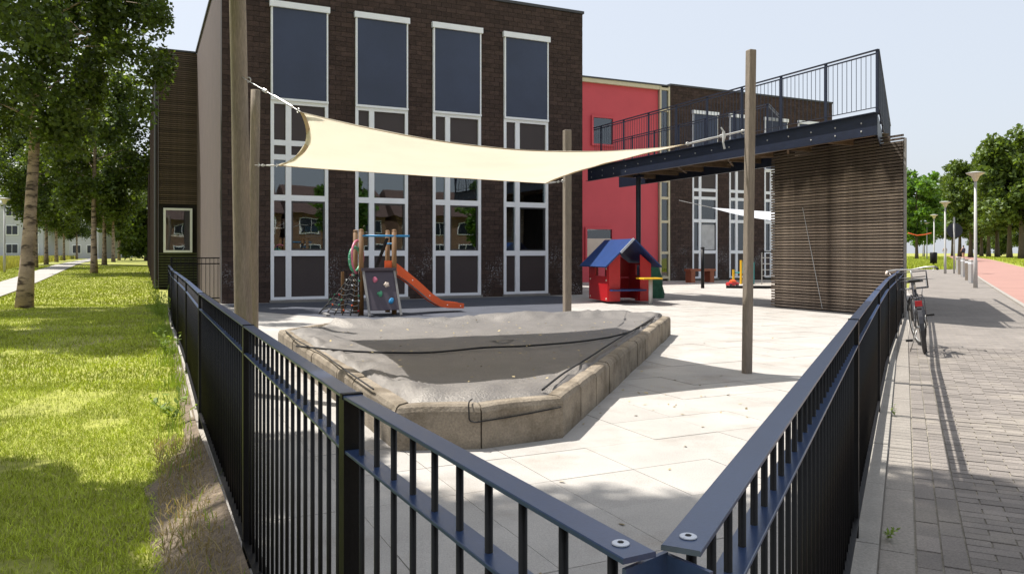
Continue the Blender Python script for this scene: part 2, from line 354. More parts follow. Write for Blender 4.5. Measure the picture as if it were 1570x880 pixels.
# sidewalk pavers (near the camera each one, further off the material)
sw = struct(MB().prism([(-1.4,-2.6), (2.0,-4.6), (7.9,7.0), (5.6,10.95), (.3,.62)], -.08, -.0065).build('sidewalk_bed', M['paver_joint']))
RD = Vector((1.37, 2.71)).normalized(); RN = Vector((RD.y, -RD.x)); P0 = Vector((.167, .783))
def rloc(a, u): p = P0+RD*a+RN*u; return (p.x, p.y)
pv = []
def paver(a0, a1, u0, u1):
    g = .004; q = [rloc(a0+g, u0+g), rloc(a0+g, u1-g), rloc(a1-g, u1-g), rloc(a1-g, u0+g)]
    pv.append((math.hypot((q[0][0]+q[2][0])/2, (q[0][1]+q[2][1])/2), q))
for k in range(-6, 56):
    for c in range(2): paver(k*.205+.05*c, (k+1)*.205+.05*c, .245+c*.10, .345+c*.10)
row = 0; a = -1.6
while a < 11.6:
    for k in range(0, 24):
        u0 = .445+k*.205-(.1 if row % 2 else 0)
        if u0 < .4: u0b, u1b = .445, u0+.205
        else: u0b, u1b = u0, u0+.205
        x, y = rloc(a, u1b)
        if x < 2.0+.548*y and u1b < 3.6: paver(a, a+.085, u0b, u1b)
    a += .085; row += 1
vis = [p for p in pv if p[1][0][1] > 2.4]; other = [p for p in pv if p[1][0][1] <= 2.4]
vis.sort(key=lambda a: a[0]); rest = MB()
for k, (d, q) in enumerate(vis+other):
    dz = random.uniform(-.002, .0025)
    if k < 300: MB().prism(q, -.04, dz).build('paver', M['paver'], sw)
    else: rest.prism(q, -.04, dz)
rest.build('pavers_beyond', M['paver'], sw)['kind'] = 'stuff'
# concrete edging along the right fence
ed = struct(MB().prism([rloc(-1.3,-.06), rloc(-1.3,.24), rloc(16.6,.24), rloc(16.6,-.06)], -.08, -.006).build('edging_bed', M['joint']))
for k in range(-1, 17):
    a0 = k*1.0; dz = random.uniform(0, .004)
    MB().prism([rloc(a0+.004,-.05), rloc(a0+.004,.10), rloc(a0+.996,.10), rloc(a0+.996,-.05)], -.05, .022+dz).build('edging_block', M['curb'], ed)
    MB().prism([rloc(a0+.004,.106), rloc(a0+.004,.238), rloc(a0+.996,.238), rloc(a0+.996,.106)], -.05, .002+dz*.5).build('edging_block', M['edge2'], ed)
# left lawn edge: low soil bank with a thin concrete edging
b = MB(); vs = []; npt = 60
for i in range(npt):
    y = .2+19*i/(npt-1); fx = float(np.interp(y, [p[1] for p in LF], [p[0] for p in LF])) if y > .775 else .126
    wdt = .27*smooth((5.8-y)/1.6)*(1+.5*noise.noise((y*2.2, 0, 5)))+.10
    for j in range(9):
        u = j/8; x = fx-.035-wdt*u
        z = (.10*smooth((6.5-y)/3))*(1-u)**1.3*(1) + .02*noise.noise((x*6, y*6, 0))*(u > 0) - .035*u**3
        if j == 0: z = max(z, .01)
        vs.append((x, y, z))
b.add(vs, [(i*9+j, (i+1)*9+j, (i+1)*9+j+1, i*9+j+1) for i in range(npt-1) for j in range(8)])
o = b.build('soil_bank', M['soil'], smooth=True); struct(o)

# ------------------------------------------------------------------ grass
def blades(name, pts, h, wd, m, lean=.35, hz=None):
    n = len(pts); P = np.zeros((n,3)); P[:,:2] = pts; P[:,2] = -.036 if hz is None else hz
    a = rng.uniform(0, 2*np.pi, n); hh = h*rng.uniform(.5, 1.3, n); ww = wd*rng.uniform(.7, 1.3, n)
    s = np.stack([np.cos(a), np.sin(a), np.zeros(n)], 1)*ww[:,None]/2
    b2 = rng.uniform(0, 2*np.pi, n); l = np.abs(rng.normal(0, lean, n))*hh
    d = np.stack([np.cos(b2)*l, np.sin(b2)*l, hh], 1)
    mid = P+d*[.35,.35,.6]
    V = np.stack([P-s, P+s, mid+s*.7, mid-s*.7, P+d], 1).reshape(-1, 3)
    i = np.arange(n)[:,None]*5
    F = np.concatenate([i+[0,1,2], i+[0,2,3], i+[3,2,4]])
    return npmesh(name, V, F, m)
def lawn_pts(n, y0, y1, r0, edge=.1, mask=None):
    y = y0+(y1-y0)*rng.random(n)**.9
    fx = np.interp(y, [p[1] for p in LF]+[60], [p[0] for p in LF]+[-27.2])
    wdt = np.where(y < 5.8, .17*np.clip((5.8-y)/1.6, 0, 1), 0)*(1+.35*np.sin(y*7.1)+.3*np.sin(y*17))
    x1 = fx-edge-wdt*rng.uniform(.5, 1.35, n); x0 = r0*y-1.0
    x = x1-(x1-x0)*rng.random(n)
    k = ~((x > -5.4-.5*y) & (x < -3.65-.5*y)); x, y = x[k], y[k]
    return np.stack([x, y], 1)
def nfilter(pts, sc, thr, keep):
    v = np.array([noise.noise((float(p[0])*sc, float(p[1])*sc, 3.3)) for p in pts]); k = (v > thr) | (rng.random(len(pts)) < keep); return pts[k]
p = nfilter(lawn_pts(130000, 1.5, 8, -.85), 1.6, -.22, .28)
obj('grass', blades('grass', p, .030, .0045, M['blade'], .9), kind='stuff')
p = nfilter(lawn_pts(80000, 7.5, 20, -.78, .05), 1.0, -.25, .4)
obj('grass', blades('grass', p, .036, .011, M['blade'], .7, hz=-.036), kind='stuff')
p = lawn_pts(60000, 19.5, 60, -.75, .2); hz = np.array([gz(a, b)-.036 for a, b in p])
obj('grass', blades('grass', p, .045, .03, M['blade'], hz=hz), kind='stuff')
# longer tufts along the fence foot, dry straw on the soil
n = 6000; y = 1.2+17.8*rng.random(n)**.55; fx = np.interp(y, [q[1] for q in LF], [q[0] for q in LF])
p = np.stack([fx-.05-np.abs(rng.normal(0, .10+.006*y, n)), y], 1); p = nfilter(p, 1.8, .05, .12)
obj('long_grass', blades('long_grass', p, .11, .007, M['weed'], .3, hz=0.0), kind='stuff')
n = 2600; y = rng.uniform(1.2, 5.3, n); fx = np.interp(y, [q[1] for q in LF], [q[0] for q in LF])
p = np.stack([fx-.04-rng.random(n)*.32, y], 1)
obj('dry_grass', blades('dry_grass', p, .05, .005, M['blade_dry'], 1.2, hz=np.interp(y, [3,6.5], [.07,.0])), kind='stuff')
# meadow left of the footpath
n = 90000; y = 18+112*rng.random(n)**1.3; xr = -7.6-.5*y; x = xr-(rng.random(n)**1.2)*(.22*y+14)
hz = np.array([gz(a, b)-.04 for a, b in zip(x, y)])
obj('meadow', blades('meadow', np.stack([x, y], 1), .55, .05, M['meadow'], .25, hz=hz), kind='stuff')
# right verge beyond the sidewalk end
n = 30000; y = 56+70*rng.random(n); x = .5*y+rng.random(n)*(2.0+.048*y-.4)
hz = np.array([gz(a, b)-.03 for a, b in zip(x, y)])
obj('verge_grass', blades('verge_grass', np.stack([x, y], 1), .3, .05, M['blade'], .3, hz=hz), kind='stuff')
n = 40000; y = 15+150*rng.random(n); x = 7.0+.548*y+rng.random(n)*(5+.15*y)
hz = np.array([gz(a, b)-.03 for a, b in zip(x, y)])
obj('verge_grass', blades('verge_grass', np.stack([x, y], 1), .16, .06, M['blade'], .3, hz=hz), kind='stuff')
def weed(x, y, z, s, label, n=26, m='weed'):
    b = MB()
    for k in range(max(4, n//7)):
        a = random.uniform(0, 6.28); el = random.uniform(.5, 1.45); l = s*random.uniform(.5, 1.1); d = Vector((math.cos(a)*math.cos(el), math.sin(a)*math.cos(el), math.sin(el)))*l
        b.add([(0,0,0), d, d+Vector((.003,.003,0)), (.004,.003,0)], [(0,1,2,3)])
        for q in range(9):
            t = .15+.85*q/8; a2 = random.uniform(0, 6.28); e2 = random.uniform(-.2, .9); w_ = min(.035, s*.16)*random.uniform(.6, 1.2)
            u = Vector((math.cos(a2)*math.cos(e2), math.sin(a2)*math.cos(e2), math.sin(e2)))*w_*2; sd = Vector((-math.sin(a2), math.cos(a2), .2))*w_*.5; c = d*t
            b.add([c, c+u*.5+sd, c+u, c+u*.5-sd], [(0,1,2,3)])
    o = b.build('weed', M[m], loc=(x, y, z)); tag(o, label, 'weed', 'weeds along the fences'); return o
weed(1.70, 3.52, .01, .085, 'small green weed at the foot of the right fence, nearest the camera')
weed(3.05, 6.2, .01, .08, 'tiny green weed halfway along the right fence edging')
weed(-2.62, 6.05, .0, .26, 'bushy bright green weed against the left fence where soil begins', 50)
weed(-4.4, 9.9, .0, .34, 'tall bright weed beside the left fence in the sunlit strip', 60)
weed(-7.1, 15.8, .0, .75, 'shrubby weed beside the far end of the left fence', 160)
weed(-8.0, 17.6, .0, .7, 'leafy weed close to the tall wall end of the left fence', 140)
lf_ = MB().add([(0,0,0), (.035,.02,.012), (.075,.005,.02), (.04,-.022,.008)], [(0,1,2,3)]).build('fallen_leaf', M['yellow_leaf'], loc=(-1.98, 4.62, .03)); tag(lf_, 'single yellow leaf lying in the shaded grass by the left fence', 'leaf')

# ------------------------------------------------------------------ black railings
def along(pts):
    L = [0]
    for a, b in zip(pts, pts[1:]): L.append(L[-1]+math.hypot(b[0]-a[0], b[1]-a[1]))
    return L
def fence(name, label, pts, posts, H=1.0, flip=1):
    root = thing(name, label, 'fence', (pts[0][0], pts[0][1], 0))
    P = [(p[0]-pts[0][0], p[1]-pts[0][1]) for p in pts]; L = along(P)
    def at(s):
        for i in range(len(P)-1):
            if s <= L[i+1] or i == len(P)-2:
                t = (s-L[i])/(L[i+1]-L[i]); d = ((P[i+1][0]-P[i][0])/(L[i+1]-L[i]), (P[i+1][1]-P[i][1])/(L[i+1]-L[i]))
                return P[i][0]+t*(P[i+1][0]-P[i][0]), P[i][1]+t*(P[i+1][1]-P[i][1]), math.atan2(d[1], d[0])
    for i in range(len(posts)-1):
        s0, s1 = posts[i]+.004, posts[i+1]-.004
        a = at(s0); c = at(s1)
        # rails: thin flat plates with a turned-down lip on each side
        for z, wd, nm in ((H, .041, 'top_rail'), (H-.112, .041, 'lower_rail')):
            d = Vector((c[0]-a[0], c[1]-a[1], 0)); Lr = d.length; q = MB(); e = .0025
            e = .0012; prof = [(-wd/2, -.006), (-wd/2, -e), (-wd/2+e, 0), (wd/2-e, 0), (wd/2, -e), (wd/2, -.006)]
            vs = [(x, y, zz) for x in (0, Lr) for y, zz in prof]; n = len(prof)
            q.add(vs, [(j, j+n, (j+1)%n+n, (j+1)%n) for j in range(n)]+[tuple(range(n)), tuple(range(2*n-1, n-1, -1))])
            o = q.build(nm, M['rail_steel'], root, loc=(a[0], a[1], z)); o.rotation_euler = (0, 0, math.atan2(d.y, d.x))
        for z in (.11,):
            MB().beam((a[0], a[1], z), (c[0], c[1], z), .05, .01).build('bottom_rail', M['black_steel'], root)
    pm = MB().bbox(-.022, -.022, -.05, .022, .022, H-.0065, .002).mesh('post', M['black_steel'])
    pc = MB().bbox(-.009, -.0225, -.008, .009, .0225, .0028, .001).mesh('post_cap', M['black_steel'])
    for s in posts[1:]:
        x, y, an = at(s); o = obj('post', pm, root, (x, y, 0), an)
        if s > .1: obj('post_cap', pc, root, (x, y, H-.012+.013), an)
    bm_ = MB().cyl((0,0,.06), (0,0,H-.013), .0058, n=8).mesh('bar', M['black_steel'], True)
    s = .05; tot = L[-1]
    while s < tot-.03:
        if min(abs(s-q) for q in posts) > .035:
            x, y, an = at(s); obj('bar', bm_, root, (x, y, 0))
        s += .0975
    sc = MB().lathe([(.0092,0), (.0092,.0012), (.0082,.0018), (.0037,.0018)], 20).mesh('bolt', M['washer'])
    sk = MB().lathe([(.0036,0), (.0036,.0022), (.003,.0026)], 6).mesh('bolt_socket', M['black_steel'])
    x, y, an = at(.036); bo = obj('bolt', sc, root, (x, y, H+.0005)); obj('bolt_socket', sk, bo, (0, 0, 0))
    return root
Ll = along(LF)[-1]; Lr_ = along(RF)[-1]
fl = fence('metal_fence', 'long black railing between the lawn and the playground, left side', LF, [0, 1.0, 2.75, 5.6, 8.5, 11.4, 14.3, 17.2, 20.0, Ll])
fr = fence('metal_fence', 'black railing between the playground and the paved sidewalk, right side', RF, [0, 3.05, 6.15, 9.2, 12.2, 15.0, Lr_])
b = MB(); Vx, A1, A2 = (.033, .046), (-.018, .0), (.068, -.002)
b.beam((Vx[0], Vx[1], .47), (A1[0], A1[1], .47), .005, 1.035); b.build('corner_post', M['rail_steel'], fl)
b = MB(); b.beam((Vx[0]+.001, Vx[1]-.001, .468), (A2[0], A2[1], .468), .005, 1.035); b.build('corner_post', M['rail_steel'], fl)
# little gate at the far end of the left fence
gt = thing('metal_gate', 'black low gate closing the gap between left fence and school corner', 'gate', (-8.75, 20.0, 0), R(25))
for x in (0, 1.35, 2.0): MB().box(x-.025, -.025, 0, x+.025, .025, 1.2).build('post', M['black_steel'], gt)
for z in (1.17, .12, 1.02): MB().box(.03, -.012, z-.015, 1.97, .012, z+.015).build('rail', M['black_steel'], gt)
gb = MB().cyl((0,0,.12), (0,0,1.17), .007, n=6).mesh('bar', M['black_steel'])
for k in range(1, 19):
    if abs(k*.1-1.35) > .04: obj('bar', gb, gt, (k*.1+.02, 0, 0))

# ------------------------------------------------------------------ school buildings
def window_unit(parent, x, z0, sc=1.0, W=1.5, y=0.0, cream=False, open_pane=True, panels_dark=True, full=True):
    fm = M['cream'] if cream else M['white']
    hz = [.07, .14, 1.22, 1.37, 2.68, 2.83, 3.75, 3.89, 4.13, 4.27, 5.22, 5.34]
    hz = [z0+(h-0)*sc for h in hz]; top = z0+7.9*sc; blt = z0+7.74*sc
    fr_ = MB(); y0, y1 = y-.03, y+.07
    mul0, mul1 = .385, .53
    fr_.box(x, y0, hz[0], x+.085, y1, blt-.02); fr_.box(x+W-.085, y0, hz[0], x+W, y1, blt-.02)
    fr_.box(x+mul0, y0+.006, hz[0]+.002, x+mul1, y1, hz[10])
    for a, c in ((0,1), (2,3), (4,5), (6,7), (8,9), (10,11)):
        fr_.box(x+.085, y0+.003, hz[a], x+mul0, y1, hz[c]); fr_.box(x+mul1, y0+.003, hz[a], x+W-.085, y1, hz[c])
        if a in (2, 4, 6, 8, 10): pass
    fr_.box(x+mul0, y0+.004, hz[10]+.001, x+mul1, y1, hz[11])
    o = fr_.build('window', fm, parent)
    MB().box(x-.03, y0-.07, hz[0]-.06, x+W+.03, y1, hz[0]-.002).build('sill', M['grey_board'], o)
    def fill(a, c, xa, xb, nm, m, dy=.03): MB().box(x+xa+.001, y+dy, hz[a], x+xb-.001, y+dy+.02, hz[c]).build(nm, m, o)
    for (xa, xb) in ((.085, mul0), (mul1, W-.085)):
        fill(1, 2, xa, xb, 'panel', M['panel']); fill(7, 8, xa, xb, 'panel', M['panel']); fill(9, 10, xa, xb, 'panel', M['panel'])
        fill(3, 4, xa, xb, 'pane', M['glass'], .045); fill(5, 6, xa, xb, 'pane', M['glass'], .045)
    # dark inner casement round the opening pane
    c = MB(); a0, a1, b0, b1 = x+mul1+.001, x+W-.086, hz[3]+.001, hz[4]-.001; t = .04
    c.box(a0, y+.0, b0, a0+t, y+.044, b1); c.box(a1-t, y, b0, a1, y+.044, b1); c.box(a0+t, y, b0, a1-t, y+.044, b0+t); c.box(a0+t, y, b1-t, a1-t, y+.044, b1)
    c.build('casement', M['roof_trim'], o)
    # sun blind
    MB().box(x-.035, y-.12, blt, x+W+.035, y+.03, top).build('blind_box', fm, o)
    MB().box(x+.05, y-.060, hz[11]+.03, x+W-.05, y-.054, blt).build('blind', M['blind'], o)
    g = MB(); g.box(x+.0, y-.08, hz[11]-.03, x+W, y-.033, hz[11]+.028); g.build('blind_bar', fm, o)
    MB().box(x+.01, y-.075, hz[11]+.03, x+.05, y-.032, blt).build('blind_guide', fm, o); MB().box(x+W-.05, y-.075, hz[11]+.03, x+W-.01, y-.032, blt).build('blind_guide', fm, o)
    return o
def wall_with_holes(m, x0, x1, z0, z1, holes, y0, y1):
    b = MB(); xs = [x0]
    for hx0, hx1, hz0, hz1 in holes:
        b.box(xs[-1], y0, z0, hx0, y1, z1); b.box(hx0, y0, hz1, hx1, y1, z1)
        if hz0 > z0+.01: b.box(hx0, y0, z0, hx1, y1, hz0)
        xs.append(hx1)
    b.box(xs[-1], y0, z0, x1, y1, z1); return b
def bricks(parent, x0, x1, z0, z1, holes, near=300, y=0., BL=.305, BH=.133, cam_l=None):
    lst = []; r = 0; z = z0
    while z < z1-.01:
        x = x0-(BL/2 if r % 2 else 0)
        while x < x1-.005:
            a, c = max(x, x0), min(x+BL, x1); zt = min(z+BH, z1); segs = [(a, c, z, zt)]
            for hx0, hx1, hz0, hz1 in holes:
                ns = []
                for (p, q, e, f) in segs:
                    if f <= hz0+.004 or e >= hz1-.004 or q <= hx0 or p >= hx1: ns.append((p, q, e, f)); continue
                    if f > hz1 and e < hz1: ns.append((p, q, hz1, f)); continue
                    if p < hx0: ns.append((p, hx0, e, f))
                    if q > hx1: ns.append((hx1, q, e, f))
                segs = ns
            for s in segs:
                if s[1]-s[0] > .03 and s[3]-s[2] > .03: lst.append(s)
            x += BL
        z += BH; r += 1
    key = (lambda s: (s[0]-cam_l[0])**2+cam_l[1]**2+(s[2]-1.3)**2) if cam_l else (lambda s: s[0])
    lst.sort(key=key); cache = {}; rest = MB(); g = .005
    for k, (a, c, e, f) in enumerate(lst):
        pr = random.uniform(-.003, .004)
        if k < near:
            kk = (round(c-a, 3), round(f-e, 3))
            if kk not in cache: cache[kk] = MB().box(g, -.012, g, c-a-g, .01, f-e-g).mesh('brick', M['brick'])
            obj('brick', cache[kk], parent, (a, y+pr, e))
        else: rest.box(a+g, y-.012+pr, e+g, c-g, y+.01, f-g)
    rest.build('bricks_beyond', M['brick'], parent)['kind'] = 'stuff'
sb = thing('school_building', 'dark brick two storey school with four tall white windows', 'building', (-7.41, 19.87, 0), FR)
WX = [1.20, 3.44, 5.68, 7.92]; holes = [(x, x+1.5, .0, 7.88) for x in WX]; FLN, FH = 10.65, 8.84
wall_with_holes(M['mortar'], 0, FLN, 0, FH-.05, holes, .0, .35).build('wall', M['mortar'], sb)
bricks(sb, 0, FLN, .0, FH-.05, holes, 300, -.0, cam_l=(-1.8, 21.1))
for x in WX: window_unit(sb, x, 0)
# room behind the ground floor glass, walls on the other sides, roof
b = MB(); b.box(.3, 2.6, .0, FLN-.3, 2.7, 8.0); b.box(.3, .36, .0, FLN-.3, 2.6, .1); b.box(.3, .36, 3.8, FLN-.3, 2.6, 3.95); b.build('room', M['interior'], sb)
def poster(x, z, w, h, m, y=.12): MB().box(x, y, z, x+w, y+.006, z+h).build('poster', m, sb)
poster(2.12, 1.72, .42, .30, M['sky_blue']); poster(2.12, 1.42, .42, .28, M['cloth_light']); poster(4.02, 1.45, .16, .35, M['red'], .2)
poster(8.02, 1.5, .25, .3, M['blue'], .2)
# left side wall, rendered, then the slatted block and pilasters
MB().box(0.003, .36, 0, .35, 10.1, FH-.05).build('side_wall', M['render'], sb)
b = MB(); b.box(FLN-.3, .36, 0, FLN, 13.5, FH-.05); b.build('side_wall', M['render'], sb)
b = MB(); b.box(.35, .36, FH-.35, FLN-.3, 13.5, FH-.2); b.build('roof', M['roof_trim'], sb)
b = MB(); b.box(-.04, -.045, FH-.05, FLN+.04, .06, FH+.03); b.box(-.04, .06, FH-.05, .06, 10.3, FH+.03); b.box(FLN-.06, .06, FH-.05, FLN+.04, 13.5, FH+.03)
b.build('coping', M['roof_trim'], sb)
b = MB(); b.box(-1.3, 10.16, 0, 3, 60, FH-.12); b.build('annex_wall', M['shed_core'], sb)
sm = MB().box(-1.3, -.03, .008, .0, 0, .058).mesh('slat', M['slat_dark'])
k = 0; z = 3.1
while z < FH-.1: obj('slat', sm, sb, (0, 10.13, z)); z += .075
MB().box(-1.35, 10.05, FH-.12, .0, 60, FH-.06).build('coping', M['roof_trim'], sb)
fr_ = MB(); xa, xb, za, zb = -1.14, -.16, 1.32, 2.95
for q in ((xa, za, xa+.08, zb), (xb-.08, za, xb, zb), (xa+.08, za, xb-.08, za+.08), (xa+.08, zb-.08, xb-.08, zb)): fr_.box(q[0], 10.03, q[1], q[2], 10.1, q[3])
wf = fr_.build('window', M['white'], sb); MB().box(xa+.08, 10.06, za+.08, xb-.08, 10.08, zb-.08).build('pane', M['glass'], wf)
MB().box(xa+.05, 10.10, za+.05, xb-.05, 10.13, zb-.05).build('room_wall', mat('pale_curtain', (.30, .33, .30), .8, .1, 2), wf)
b = MB(); 
z = .05; sm2 = MB().box(-1.3, -.03, .008, .0, 0, .058).mesh('slat', mat('green_grey_slat', (.075, .085, .04), .85, .3, 5, island=.2))
while z < 1.3: obj('slat', sm2, sb, (0, 10.13, z)); z += .1
pl = MB().box(-.16, -.1, 0, .0, .1, 8.6).mesh('pilaster', M['render'])
for k, yy in enumerate((10.25, 14, 19, 25, 32, 40, 50)): obj('pilaster', pl, sb, (-1.31, yy, 0))
# downpipe
MB().cyl((-1.40, 10.02, 0), (-1.40, 10.02, 8.4), .05, n=8).build('downpipe', M['roof_trim'], sb)
# second building, further back
O2 = (1.09, 33.5); s2 = thing('school_wing', 'rear school wing, red rendered wall beside dark brick with white windows', 'building', (O2[0], O2[1], 0), FR)
W2 = [8.29, 10.53, 12.77, 15.01]; h2 = [(x, x+1.5, .0, 8.12) for x in W2]; H2 = 9.2
wall_with_holes(M['mortar'], 7.0, 17.45, 0, H2-.05, h2, .0, .3).build('wall', M['mortar'], s2)
bricks(s2, 7.0, 17.45, 0, H2-.05, h2, 0, 0)
for x in W2: window_unit(s2, x, .03, 1.02)
MB().box(8.29+.56, .016, 1.44, 8.29+1.36, .026, 2.66).build('paper_sheet', M['cloth_light'], s2)
rw = wall_with_holes(M['red_wall'], -2, 6.4, 0, H2-.3, [(2.42, 3.90, 1.0, 2.45)], .12, .4).build('red_wall', M['red_wall'], s2)
def red_window(x0, x1, z0, z1, fm):
    f = MB(); t = .09
    for q in ((x0, z0, x0+t, z1), (x1-t, z0, x1, z1), (x0+t, z0, x1-t, z0+t), (x0+t, z1-t, x1-t, z1)): f.box(q[0], .02, q[1], q[2], .119, q[3])
    o = f.build('window', fm, s2); MB().box(x0+t, .09, z0+t, x1-t, .11, z1-t).build('pane', M['glass'], o); return o
red_window(2.42, 3.90, 1.0, 2.45, M['red_wall']); red_window(2.75, 3.95, 6.1, 7.45, M['red_wall'])
MB().box(2.515, .06, 1.10, 3.80, .085, 1.95).build('pale_board', M['pale'], s2)  # added pale board, keeps the window pale as the inside gets no light
MB().box(-2, -.02, H2-.3, 6.4, .4, H2-.12).build('fascia', M['cream'], s2)
f = MB(); f.box(6.42, -.02, 0, 6.5, .1, H2-.12); f.box(6.9, -.02, 0, 6.985, .1, H2-.12)
for z in (.1, 1.25, 2.7, 3.8, 4.6, 5.3, 7.9, H2-.3): f.box(6.5, -.015, z, 6.9, .1, z+.12)
o = f.build('window', M['cream'], s2); MB().box(6.5, .05, .1, 6.9, .07, H2-.2).build('pane', M['glass'], o)
MB().box(6.4, .12, 0, 7.0, .3, H2-.1).build('room_wall', M['interior'], s2)
b = MB(); b.box(-2, -.05, H2-.12, 6.98, .4, H2-.05); b.box(6.98, -.05, H2-.05, 17.5, .3, H2+.03); b.build('coping', M['roof_trim'], s2)
b = MB(); b.box(-2, .42, .0, 17.4, 14, H2-.4).build('building_body', M['render'], s2)

# ------------------------------------------------------------------ timber clad shed under the deck
K = (7.93, 15.76); L_ = (6.34, 18.9)
sh = thing('timber_shed', 'tall shed clad in horizontal weathered timber slats under the steel deck', 'shed', (K[0], K[1], 0), math.atan2(L_[1]-K[1], L_[0]-K[0]))
LKd = math.hypot(L_[0]-K[0], L_[1]-K[1]); sdir = Vector((.455, .89)).normalized()
rzK = math.atan2(L_[1]-K[1], L_[0]-K[0]); ca, sa = math.cos(-rzK), math.sin(-rzK)
def toK(x, y): x -= K[0]; y -= K[1]; return (x*ca-y*sa, x*sa+y*ca)
kb = toK(K[0]+sdir.x*7, K[1]+sdir.y*7); lb = toK(L_[0]+sdir.x*3+3, L_[1]+sdir.y*3+3)
MB().prism([(0.02,-.035), (kb[0]+.03,kb[1]-.03), lb, (LKd-.02,-.035)][::-1], 0, 3.58).build('core_wall', M['shed_core'], sh)
# local y: camera side is +y or -y ?
sgn = 1 if toK(0, 0)[1] > 0 else -1
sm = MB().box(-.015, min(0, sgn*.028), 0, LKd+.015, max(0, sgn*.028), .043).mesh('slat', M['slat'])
z = .03; k = 0
sd_l = Vector((kb[0], kb[1])); sdl = sd_l.normalized(); ang2 = math.atan2(sdl.y, sdl.x)
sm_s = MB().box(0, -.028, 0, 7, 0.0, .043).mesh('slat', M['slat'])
while z < 3.66:
    o = obj('slat', sm, sh, (random.uniform(-.012, .012), -.02 if sgn < 0 else .02, z)); o.rotation_euler = (0, random.uniform(-.0012, .0012), 0)
    if z < 3.62:
        o = obj('slat', sm_s, sh, (.03*sdl.x+(.0), .03*sdl.y, z+.002)); o.rotation_euler = (0, 0, ang2)
        o.location = (sdl.y*0.03*(-1 if sgn > 0 else 1)*0 + .02*sdl.x, .02*sdl.y, z+.002)
    z += .066; k += 1
MB().box(-.07, sgn*-.0, 0, -.02, sgn*.03, 3.62).build('corner_board', M['grey_board'], sh)
st = MB(); st.cyl((2.55, sgn*.06, 2.35), (1.95, sgn*.10, .05), .006, n=5); tg = st.build('hanging_string', M['cloth_light']); tg.location = sh.location; tg.rotation_euler = sh.rotation_euler
tag(tg, 'thin pale string slanting down the front of the slatted shed', 'string')

# ------------------------------------------------------------------ footbridge / raised deck
E = (6.85, 14.6); fb = thing('footbridge', 'raised navy steel footbridge with railings leading from the school over the shed', 'footbridge', (E[0], E[1], 0), math.atan2(SD[1], SD[0]))
zb, zt, zr = 3.51, 3.94, 5.13; BW = 2.06; BLn = 10.5
# local x along bridge away from its free end, local -y across it towards the street
def channel(x0, x1, y, s, nm='edge_beam'):
    b = MB(); b.box(x0, y-.006, zb, x1, y+.006, zt)
    b.box(x0, y+.006*s if s > 0 else y-.08, zb, x1, y+.08 if s > 0 else y-.006, zb+.014)
    b.box(x0, y+.006*s if s > 0 else y-.08, zt-.014, x1, y+.08 if s > 0 else y-.006, zt); return b.build(nm, M['navy_steel'], fb)
channel(0, BLn, 0, 1); channel(4.4, BLn+1.4, -BW, -1)
# end beam runs along the street line
sx, sy = (sdir.x*SD[0]+sdir.y*SD[1]), (-(sdir.x*SD[1])+sdir.y*SD[0])     # street direction in local coordinates
def sp(d, off=0): return (sx*d, sy*d)
b = MB(); e = sp(9.9); b.beam((0, 0, (zb+zt)/2), (e[0], e[1], (zb+zt)/2), .014, zt-zb); b.build('end_beam', M['navy_steel'], fb)
bt = MB().lathe([(.018,0), (.018,.008), (.009,.012)], 8).mesh('bolt', M['steel'])
x = .35
while x < BLn:
    for zz in ((3.78,) if int(x*10) % 3 else (3.78, 3.62)):
        o = obj('bolt', bt, fb, (x, .007, zz)); o.rotation_euler = (R(-90), 0, 0)
    x += .62
# joists under the deck and deck boards
x = .6
while x < BLn:
    ymax = -BW if x > 1.0 else sy*(x/sx) if sx > 0 else -BW
    MB().box(x, max(-BW, -x*1.25)+.02, 3.62, x+.05, -.01, 3.86).build('joist', M['under'], fb); x += 1.15
for x0 in range(2, 10, 2):
    b = MB(); b.beam((x0+.3, -.05, 3.66), (x0+2.2, -BW+.08, 3.66), .05, .05); b.build('brace', M['under'], fb)
    b = MB(); b.beam((x0+.3, -BW+.08, 3.70), (x0+2.2, -.05, 3.70), .05, .05); b.build('brace', M['under'], fb)
b = MB(); b.box(.32, -.35, 3.56, 5.2, -.28, 3.64); b.build('ledger', M['under'], fb)
db = MB().box(.002, -BW+.02, 0, .142, -.012, .035).mesh('deck_board', M['under'])
x = .0
while x < BLn:
    if x > 1.6: obj('deck_board', db, fb, (x, 0, 3.87))
    elif x > .12: MB().box(x, -x*1.28+.02, 3.87, x+.142, -.012, 3.905).build('deck_board', M['under'], fb)
    x += .146
# terrace floor over the shed (boards parallel to the bridge)
for k in range(12):
    y0 = -BW-.005-k*.3; d = y0/sy; xs = sx*d+.05
    if xs < 4.3 : MB().box(xs, y0-.29, 3.885, 4.35+ k*.25, y0, 3.92).build('deck_board', M['under'], fb)
for k in range(7):
    y0 = -.3*k; d = (y0-.28)/sy; xs = sx*d
    if xs < -.0: pass
